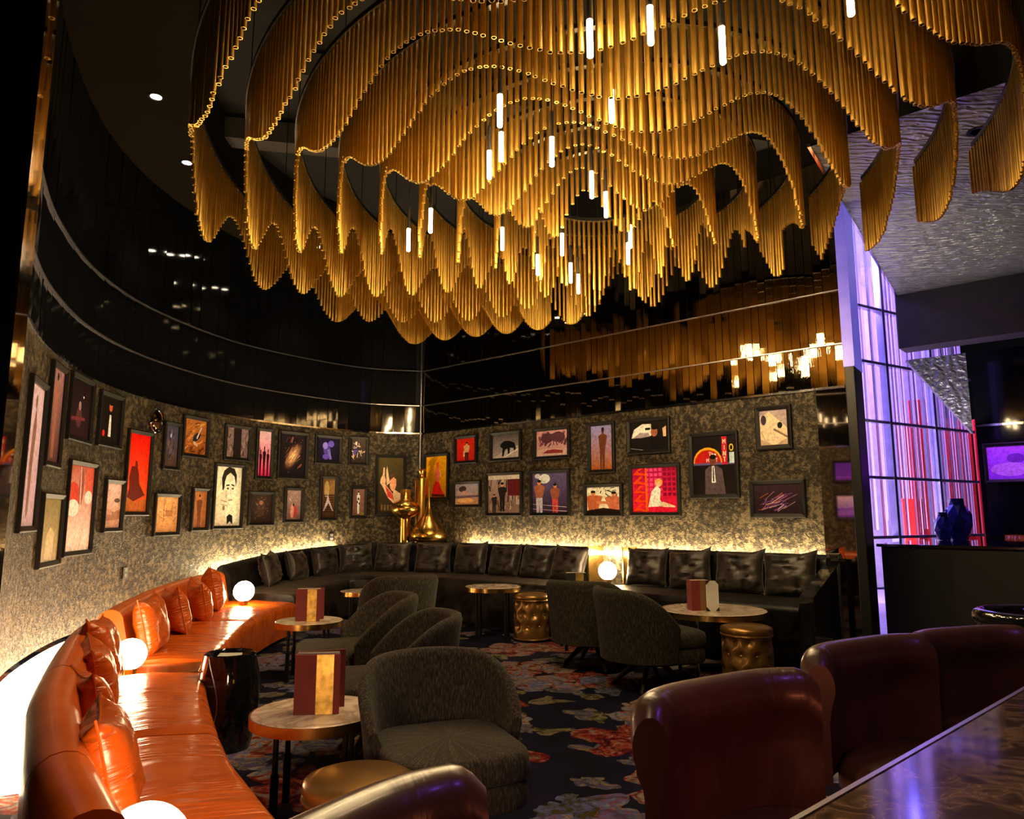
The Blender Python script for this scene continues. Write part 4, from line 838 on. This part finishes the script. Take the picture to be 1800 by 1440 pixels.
link('body', box_mesh('body', (0, 0, .17), (.30, .52, .34)), LACQ, t, bevel=.006); link('top_plate', box_mesh('top_plate', (0, 0, .352), (.31, .53, .02)), BRASS, t, bevel=.004)
# ------------------------------------------------------------------ golden vases on the corner ledge
(lx, ly) = (-1.30, 10.26)
t = thing('corner_ledge', 'dark ledge in the wall corner carrying the golden vases', 'ledge', (lx, ly, 0))
b = MB(); b.add([(x, y, z) for z in (0, .88) for x, y in ((-.62, .02), (-.1, -.22), (.35, -.16), (.62, -.22), (.05, .28), (-.2, .26))], [(0, 1, 2, 3, 4, 5)[::-1], (6, 7, 8, 9, 10, 11)] + [(k, (k + 1) % 6, 6 + (k + 1) % 6, 6 + k) for k in range(6)])
link('ledge_block', b.mesh('ledge_block', False), LACQ, t)
def vase(prof, loc, lab):
    t = thing('golden_vase', lab, 'vase', loc, 0, 'golden vases in the corner')
    b = MB(); b.lathe(prof, 40); link('vase_body', b.mesh('vase_body', True, 60), GOLD, t); return t
bulb = [(.001, 0), (.070, 0), (.070, .33)] + [(.075 + .13 * math.sin(math.pi * k / 12) ** .8, .35 + .255 * k / 12) for k in range(13)] + [(.070, .62), (.070, .74), (.060, .74), (.060, .60)]
vase(bulb, (-1.475, 10.16, .882), 'golden vase with a round bulb on a straight stem')
bottle = [(.001, 0), (.092, 0), (.092, .86), (.085, .90), (.045, .91), (.036, .935), (.034, .97), (.05, 1.005), (.075, 1.03), (.070, 1.03), (.03, .98)]
vase(bottle, (-1.285, 10.36, .882), 'tall golden bottle vase with a flared neck, behind the other two')
tear = [(.001, 0), (.10, .004), (.17, .03)] + [(.215 * math.exp(-((z - .12) / .23) ** 2) + .03 * (1 - z / .82) + .006, z) for z in [.06 + .04 * k for k in range(20)]] + [(.004, .85)]
vase(tear, (-1.145, 10.13, .882), 'golden teardrop vase drawn out to a fine point')

# ------------------------------------------------------------------ tables
def table(x, y, z, r, lab, legs=4, rot=.4, splay=0):
    t = thing('round_table', lab, 'table', (x, y, 0), rot, 'round marble tables')
    b = MB(); b.lathe([(.001, z - .022), (r - .006, z - .022), (r - .002, z - .02), (r - .002, z - .003), (r - .006, z), (.001, z)], 56); link('marble_top', b.mesh('marble_top', True, 30), MARBLE, t)
    b = MB(); b.lathe([(r - .01, z - .045), (r + .004, z - .045), (r + .004, z - .002), (r - .001, z - .002), (r - .001, z - .023), (r - .01, z - .023)], 56); link('brass_rim', b.mesh('brass_rim', True, 30), BRASS, t)
    for k in range(legs):
        a = 2 * math.pi * k / legs + .5; c, s = math.cos(a) * r * .72, math.sin(a) * r * .72
        b = MB(); b.tube((c, s, z - .04), (c, s, z * .5), .012, n=12); b.tube((c, s, z * .5), (c, s, 0), .017, n=12)
        link('leg', b.mesh('leg'), BLACKM if r < .3 else CHROME, t)
    return t
table(-.845, 3.31, .42, .275, 'round marble table with brass rim, carrying the nearest red menu')
table(-1.60, 5.93, .44, .26, 'round marble table with brass rim, second menu on it, before the orange sofa end')
table(-1.62, 8.15, .45, .25, 'round marble table half behind the far armchairs, before the left black sofa')
table(-1.25, 8.85, .49, .25, 'round marble table farthest back, almost hidden behind the dark armchair')
table(-.20, 7.80, .53, .29, 'round marble table on bright legs beside the golden ottoman', 4, .2)
table(1.62, 6.05, .51, .42, 'widest round marble table, before the short black sofa', 4)
table(.62, 7.25, .46, .24, 'small table hidden behind the pair of armchairs')

# menus standing on the tables
def menu(x, y, z, h, wd, rz, lab, cover, band, page, open_=.10):
    t = thing('menu', lab, 'menu', (x, y, z), rz, 'standing menus')
    b = MB(); b.box((0, 0, h / 2), (wd, .008, h)); link('cover', b.mesh('cover', False), cover, t, bevel=.002)
    link('cover', box_mesh('cover', (-wd / 2 + .004 + math.sin(.5) * wd * .0, open_ * .5, h / 2), (.008, open_, h)), cover, t, bevel=.002, label='spine side of the menu')
    b = MB(); b.box((0, 0, 0), (wd, .008, h)); link('cover', b.mesh('cover', False), cover, t, loc=(.01, open_, h / 2), rot=(0, 0, .25), bevel=.002, label='rear cover standing ajar')
    link('gold_band', box_mesh('gold_band', (wd * .17, -.0052, h / 2), (wd * .38, .003, h * .995)), band, t)
    for k in range(2): link('page', box_mesh('page', (.0, .02 + .028 * k, h * .5 + .004), (wd * .92, .003, h * .985)), page, t, rot=(0, 0, .06 * k))
menu(-.83, 3.24, .42, .245, .19, .10, 'red menu with a gold band standing on the nearest marble table', MAROON, GOLDFOIL, PAPER)
menu(-1.60, 5.87, .44, .245, .19, .05, 'red menu with a gold band on the second marble table', MAROON, GOLDFOIL, PAPER)
menu(1.50, 5.95, .51, .235, .15, .15, 'brown and white menu on the widest marble table', MAROON, mat('tan_leather', (.22, .11, .04), .6), PAPER)
t_ = menu(.62, 7.2, .46, .25, .2, -.1, 'dark menu tips just showing behind the pair of armchairs', DARK, GOLDFOIL, PAPER)
white = thing('menu_card', 'white card leaning beside the brown menu on the widest table', 'card', (1.59, 5.93, .51), .15)
link('card', box_mesh('card', (0, 0, .117), (.10, .01, .234)), PAPER, white)
for sx in (-1, 1):
    for sz in (0, 1):
        b = MB(); q = [(sx * .051, -.007, sz * .235), (sx * .051 - sx * .03, -.007, sz * .235), (sx * .051, -.007, sz * .235 + (-.03 if sz else .03))]
        b.add(q + [(p[0], p[1] + .014, p[2]) for p in q], [(0, 1, 2), (5, 4, 3), (0, 3, 4, 1), (1, 4, 5, 2), (2, 5, 3, 0)]); link('corner_clip', b.mesh('corner_clip', False), DARK, white)

# ------------------------------------------------------------------ ottomans
def ottoman(x, y, h, r, lab, tufted=True, m=GOLD_L):
    t = thing('ottoman', lab, 'ottoman', (x, y, 0), .3, 'golden leather ottomans')
    rows = [(h * .33, 0), (h * .58, .5), (h * .80, 0)]; nb = 9
    def fn(a, z):
        d = 1 + .035 * math.sin(math.pi * z / h)
        if tufted:
            for zr, o in rows:
                k = (a / (2 * math.pi) * nb - o); k = abs(k - round(k)) * 2 * math.pi * r / nb
                d -= .15 * math.exp(-((k ** 2 + (z - zr) ** 2) / .0013))
        return d
    b = MB(); b.lathe([(r * .92, .02)] + [(r * .98, .03 + (h - .09) * k / 26) for k in range(27)] + [(r * .95, h - .055)], 72, fn=fn); link('body', b.mesh('body', True, 80), m, t)
    b = MB(); b.lathe([(r * .90, h - .065), (r * 1.0, h - .055), (r * 1.03, h - .035), (r * 1.0, h - .012), (r * .80, h), (.001, h + .006)], 48); link('top_cushion', b.mesh('top_cushion', True, 80), m, t)
    for zz in (h - .062, .03):
        b = MB(); b.grid(48, 8, lambda u, v: (math.cos(6.28318 * u) * (r * 1.0 + .008 * math.cos(6.28318 * v)), math.sin(6.28318 * u) * (r * 1.0 + .008 * math.cos(6.28318 * v)), zz + .008 * math.sin(6.28318 * v)), wrap_u=True); link('piping', b.mesh('piping'), m, t)
    if tufted:
        b = MB(); b.sphere((0, 0, 0), .011, 10, 6); bm = b.mesh('button'); bm.materials.append(m)
        for zr, o in rows:
            for k in range(nb):
                a = 2 * math.pi * (k + o) / nb; rr = r * .98 * (1 + .035 * math.sin(math.pi * zr / h) - .15)
                q = bpy.data.objects.new('button', bm); col.objects.link(q); q.parent = t; q.location = (rr * math.cos(a), rr * math.sin(a), zr)
    b = MB(); b.lathe([(.001, 0), (r * .8, 0), (r * .8, .022), (.001, .022)], 32); link('foot', b.mesh('foot'), DARK, t)
ottoman(.20, 7.69, .47, .185, 'golden buttoned leather ottoman beside the table with bright legs')
ottoman(1.70, 5.46, .47, .18, 'dim golden buttoned leather ottoman before the short black sofa')
ottoman(-.52, 2.64, .38, .185, 'golden smooth leather ottoman in front, below the grey armchair', False)

# black lacquer drum table with a tray of cards
t = thing('drum_table', 'glossy black barrel shaped drum beside the orange sofa', 'side table', (-1.565, 4.2, 0))
b = MB(); b.lathe([(.001, .0), (.125, 0)] + [(.125 + .032 * math.sin(math.pi * k / 12) + .012 * k / 12, .5 * k / 12) for k in range(13)] + [(.127, .505), (.118, .49), (.112, .455), (.001, .455)], 44); link('drum', b.mesh('drum', True, 50), LACQ, t)
for a in (0, 2.1, 4.2):
    b = MB(); b.sweep([(.0, 0), (.001, .01)], [(0, 0), (.001, 0), (.001, .001)])
    pts = [(math.cos(a + .55 * math.sin(math.pi * k / 12)) * (.128 + .032 * math.sin(math.pi * k / 12) + .012 * k / 12), math.sin(a + .55 * math.sin(math.pi * k / 12)) * (.128 + .032 * math.sin(math.pi * k / 12) + .012 * k / 12), .02 + .47 * k / 12) for k in range(13)]
    b = MB()
    for p, q in zip(pts, pts[1:]): b.tube(p, q, .0028, n=6)
    link('inlay_line', b.mesh('inlay_line'), SATIN, t)
c = thing('card_tray', 'small dark tray holding white cards on the black drum', 'tray', (-1.565, 4.2, .458))
link('tray', box_mesh('tray', (0, 0, .012), (.15, .09, .024)), BLACKM, c, bevel=.004); link('cards', box_mesh('cards', (0, -.005, .03), (.12, .06, .012)), PAPER, c, rot=(.15, 0, .1))

# ------------------------------------------------------------------ grey barrel armchairs
def armchair_meshes():
    out = {}
    b = MB()
    A = R(106)
    def shell(u, v):
        a = -A + 2 * A * u; f = abs(a) / A
        top = .735 - .03 * f ** 2 - .23 * max(0, (f - .35) / .65) ** 1.9
        # v runs up the inside, over the top, down the outside
        th = .065 * (1 - .25 * f); ri, flare = .262, .05 * (1 - .35 * f)
        if v < .42:
            q = v / .42; z = .34 + (top - th / 2 - .34) * q; r = ri + flare * q ** 1.5
        elif v < .58:
            q = (v - .42) / .16; an = math.pi * q; z = top - th / 2 + th / 2 * math.sin(an); r = ri + flare + th / 2 - th / 2 * math.cos(an)
        else:
            q = (v - .58) / .42; z = (top - th / 2) + (.22 - (top - th / 2)) * q; r = ri + flare + th - (flare * .9 + .01) * q ** .8
        return (math.sin(a) * r * 1.06, math.cos(a) * r, z)
    b.grid(48, 24, shell)
    n = 25
    for base in (0, 48 * n):
        idx = list(range(base, base + n)); b.f.append(idx if base else idx[::-1]); b.m.append(0); b.uv.append([(0, 0)] * n); b.c.append(None)
    out['backrest'] = b.mesh('backrest', True, 60)
    def sup(wd, d, y0, z0, z1, r, name, mn=3.4):
        b = MB(); m_ = 44; prof = [(0.001, z0), (1 - r * .4, z0), (1, z0 + r * .2), (1, z1 - r * .7), (1 - r * .35, z1 - r * .2), (1 - r * 1.3, z1), (.001, z1 + .012)]
        def rad(a): return (abs(math.cos(a)) ** mn + abs(math.sin(a)) ** mn) ** (-1 / mn)
        b.lathe(prof, m_, fn=lambda a, z: rad(a)); b.v = [(x * wd / 2, y * d / 2 + y0, z) for x, y, z in b.v]
        return b.mesh(name, True, 60)
    out['seat'] = sup(.60, .62, -.10, .31, .42, .07, 'seat', 5.0); out['apron'] = sup(.59, .61, -.095, .20, .31, .05, 'apron', 5.0)
    return out
ARM = armchair_meshes()
b = MB(); b.tube((0, 0, .21), (.24, 0, 0.004), .026, .014, n=8); LEGM = b.mesh('leg'); LEGM.materials.append(WOODD)
def armchair(x, y, rz, lab, sc=1.0):
    t = thing('armchair', lab, 'armchair', (x, y, 0), rz, 'grey tweed barrel armchairs'); t.scale = (sc, sc, sc)
    for k in ('backrest', 'seat', 'apron'): link(k, ARM[k], TWEED, t)
    for a in (45, 135, 225, 315):
        o = link('leg', LEGM, None, t, (math.cos(R(a)) * .05, math.sin(R(a)) * .05 - .05, 0), (0, 0, R(a)))
# local -Y is the open front
armchair(-.285, 3.11, R(22), 'grey tweed barrel armchair facing forward beside the nearest marble table', .91)
armchair(-.64, 4.05, R(-75), 'grey tweed armchair right behind the nearest one, turned to the orange sofa')
armchair(-1.0, 5.0, R(-70), 'grey tweed armchair with violet light on its back, turned to the second menu table')
armchair(-1.06, 6.95, R(-150), 'dark tweed armchair farthest back, turned to the corner sofa')
armchair(.66, 6.35, R(150), 'dark tweed armchair with its back to the room, before the globe lamp niche')
armchair(.98, 5.62, R(112), 'brown grey tweed armchair facing the widest marble table')

# ------------------------------------------------------------------ bar stools and counter
def stool_meshes():
    out = {}; W = .28; b = MB()
    def sec(u, v):
        x = (u * 2 - 1); f = abs(x)
        px = W * x; py = -.075 * f ** 4          # ends curl toward the front
        end = max(0, (f - .86) / .14)
        top = .905 - .035 * end ** 2
        rr = .040 * (1 - .25 * end)
        if v < .30: q = v / .30; z = .58 + (top - .128 - .58) * q; o = .004
        elif v < .76:
            q = (v - .30) / .46; an = R(222 - 262 * q); z = top - .058 + .058 * math.sin(an) - .0; o = .024 + .050 * (1 - .2 * end) * math.cos(an)
        else:
            q = (v - .76) / .24; z = (top - .095) + (.58 - top + .095) * q; o = .062 + (.040 - .062) * min(1, q * 5)
        t = Vector((1, -.075 * 4 * f ** 3 * (1 if x > 0 else -1) / W)).normalized(); nx, ny = -t.y, t.x
        return (px + nx * o, py + ny * o + .20, z)
    b.grid(44, 40, sec)
    for base in (0, 44 * 41):
        idx = list(range(base, base + 41)); b.f.append(idx if base else idx[::-1]); b.m.append(0); b.uv.append([(0, 0)] * 41); b.c.append(None)
    out['backrest'] = b.mesh('backrest', True, 70)
    b = MB(); rad = lambda a, z: (abs(math.cos(a)) ** 3.4 + abs(math.sin(a)) ** 3.4) ** (-1 / 3.4)
    b.lathe([(.001, .53), (.20, .53), (.225, .55), (.225, .60), (.20, .625), (.001, .635)], 40, fn=rad); out['seat'] = b.mesh('seat', True, 60)
    return out
ST = stool_meshes()
b = MB(); b.tube((0, 0, .54), (.05, .0, 0), .018, .013, n=10); SLEG = b.mesh('leg'); SLEG.materials.append(BLACKM)
def stool(x, y, rz, lab, dz=0, m=None):
    t = thing('bar_stool', lab, 'bar stool', (x, y, 0), rz, 'leather bar stools'); t.scale = (.88, .88, 1 + dz)
    link('backrest', ST['backrest'], BROWN_L, t); link('seat', ST['seat'], BROWN_L, t)
    for a in (45, 135, 225, 315): link('leg', SLEG, None, t, (math.cos(R(a)) * .20, math.sin(R(a)) * .20, 0), (0, 0, R(a)))
    b = MB(); P = [(math.cos(R(a)) * .235, math.sin(R(a)) * .235, .20) for a in (45, 135, 225, 315)]
    for k in range(4): b.tube(P[k], P[(k + 1) % 4], .010, n=8)
    link('footrest', b.mesh('footrest'), BRASS, t)
# local -Y faces the counter; the backrest stands at local +Y
def back_at(x, y, ang): return (x + .176 * math.sin(ang), y - .176 * math.cos(ang))
for (bx, by, ang, lab, dz) in [(.455, 1.645, R(33), 'brown leather bar stool with rolled back, largest in front of the marble counter', 0), (.985, 2.12, R(31), 'brown leather bar stool with violet glint, second along the counter', .005), (1.53, 2.55, R(20), 'dark red leather bar stool half hidden behind the second one', -.03), (-.22, .905, R(58), 'brown leather bar stool cut off at the bottom edge', .0)]:
    x, y = back_at(bx, by, ang); stool(x, y, ang, lab, dz)
# chromed tub stool at the edge
t = thing('tub_stool', 'black tub stool with polished rolled rim at the end of the counter', 'bar stool', (1.97, 2.78, 0))
b = MB(); b.grid(40, 14, lambda u, v: ((.20 + .03 * math.cos(v * 6.2832)) * math.cos(6.2832 * u), (.20 + .03 * math.cos(v * 6.2832)) * math.sin(6.2832 * u), .875 + .03 * math.sin(v * 6.2832)), wrap_u=True); link('rim', b.mesh('rim'), LACQ, t)
b = MB(); b.lathe([(.001, .60), (.13, .60), (.17, .66), (.215, .86), (.19, .86), (.16, .68), (.001, .66)], 40); link('tub', b.mesh('tub'), BROWN_L, t)
b = MB(); b.lathe([(.001, 0), (.2, 0), (.2, .02), (.03, .04), (.03, .61), (.001, .61)], 28); link('pedestal', b.mesh('pedestal'), CHROME, t)
# marble counter: edge runs from the lower right corner of the bar
e0 = (.313, .86); ed = (.741, .671); en = (.671, -.741)
p_ = [along(e0, ed, -1.6), along(e0, ed, 2.8)]
t = thing('bar_counter', 'polished brown marble bar counter with dark veins', 'counter', (.6, .6, 0))
b = MB(); b.sweep(p_, [(0, .865), (.0, .912), (.006, .92), (.62, .92), (.62, .865)]); link('marble_slab', b.mesh('marble_slab', False), EMPERADOR, t, world=True)
b = MB(); b.sweep([along(p_[0], en, .25), along(p_[1], en, .25)], [(0, 0), (0, .865), (.3, .865), (.3, 0)]); link('bar_front', b.mesh('bar_front', False), LACQ, t, world=True)
b = MB(); b.sweep(p_, [(-.003, .912), (.004, .912), (.004, .9215), (-.003, .9215)]); link('edge_trim', b.mesh('edge_trim', False), SATIN, t, world=True)

# ------------------------------------------------------------------ crystal screen, black half wall and glass vases
S0 = (4.43, 9.71); SD = (.857, .516)
t = thing('crystal_screen', 'tall screen of clear crystal rods held by chrome bands, lit violet from behind', 'screen', (S0[0], S0[1], 0), math.atan2(SD[1], SD[0]))
b = MB(); b.lathe([(.022, 0), (.022, 1)], 10); RODC = b.mesh('crystal_rod'); RODC.materials.append(CLEAR)
q = random.Random(3); u = .06
while u < 3.2:
    if abs(u - 1.05) < .05 or abs(u - 2.2) < .05: u += .1; continue
    z0 = .95 + q.choice((0, .12, .25, .55)); z1 = 5.4
    o = bpy.data.objects.new('crystal_rod', RODC); col.objects.link(o); o.parent = t; o.location = (u, q.choice((-.03, .03)), z0); o.scale = (1, 1, z1 - z0)
    u += q.choice((.06, .085, .12))
for z in (4.2, 3.4, 2.56, 1.78, .97):
    for u0, u1 in ((0, 1.03), (1.10, 2.17), (2.24, 3.3)):
        link('chrome_band', box_mesh('chrome_band', ((u0 + u1) / 2, 0, z), (u1 - u0, .09, .040)), SATIN, t)
for u in (-.03, 1.065, 2.205): link('post', box_mesh('post', (u, 0, 2.75), (.06, .10, 5.3)), SATIN, t)
hw = thing('half_wall', 'black lacquer half wall with polished top before the crystal screen', 'half wall', (3.70, 7.42, 0), math.atan2(DR[1], DR[0]))
link('body', box_mesh('body', (1.7, 1.0, .475), (3.4, 2.0, .95)), DARK, hw); link('polished_top', box_mesh('polished_top', (1.68, 1.0, .965), (3.44, 2.06, .03)), LACQ, hw, bevel=.006)
def facet_vase(x, y, z, h, r, lab):
    t = thing('glass_vase', lab, 'vase', (x, y, z), .3, 'cobalt glass vases')
    b = MB(); n = 8; rows = [(.62, 0), (1.0, .35), (.98, .62), (.55, .86), (.5, 1.0)]; V = []
    for j, (rr, zz) in enumerate(rows):
        V += [(r * rr * math.cos(6.2832 * (k + .5 * (j % 2)) / n), r * rr * math.sin(6.2832 * (k + .5 * (j % 2)) / n), zz * h) for k in range(n)]
    Fs = [tuple(range(n))[::-1]]
    for j in range(4):
        for k in range(n):
            a, a2, c, c2 = j * n + k, j * n + (k + 1) % n, (j + 1) * n + k, (j + 1) * n + (k + 1) % n
            Fs += ([(a, a2, c), (a2, c2, c)] if j % 2 == 0 else [(a, a2, c2), (a, c2, c)])
    b.add(V, Fs); link('vase_body', b.mesh('vase_body', False), BLUEG, t)
    b = MB(); b.lathe([(r * .5, h), (r * .54, h + .008), (r * .40, h + .008), (r * .38, h - .05)], 16); link('lip', b.mesh('lip'), BLUEG, t)
facet_vase(4.97, 8.50, .981, .31, .10, 'small faceted cobalt glass vase on the black half wall')
facet_vase(5.24, 8.66, .981, .47, .155, 'tall faceted cobalt glass vase on the black half wall')
# solid orange sofa in place of its reflection in the dark wall
so = thing('orange_sofa', 'orange leather sofa back standing in for a reflection beyond the half wall', 'sofa', (6.9, 8.9, 0))
sw(DW.sub(.25, 2.6, 8, .12), back_prof(1.02, .18), 'backrest', ORANGE, so); sw(DW.sub(.25, 2.6, 8, .12), seat_prof(.16, .85, .42), 'seat', ORANGE, so)
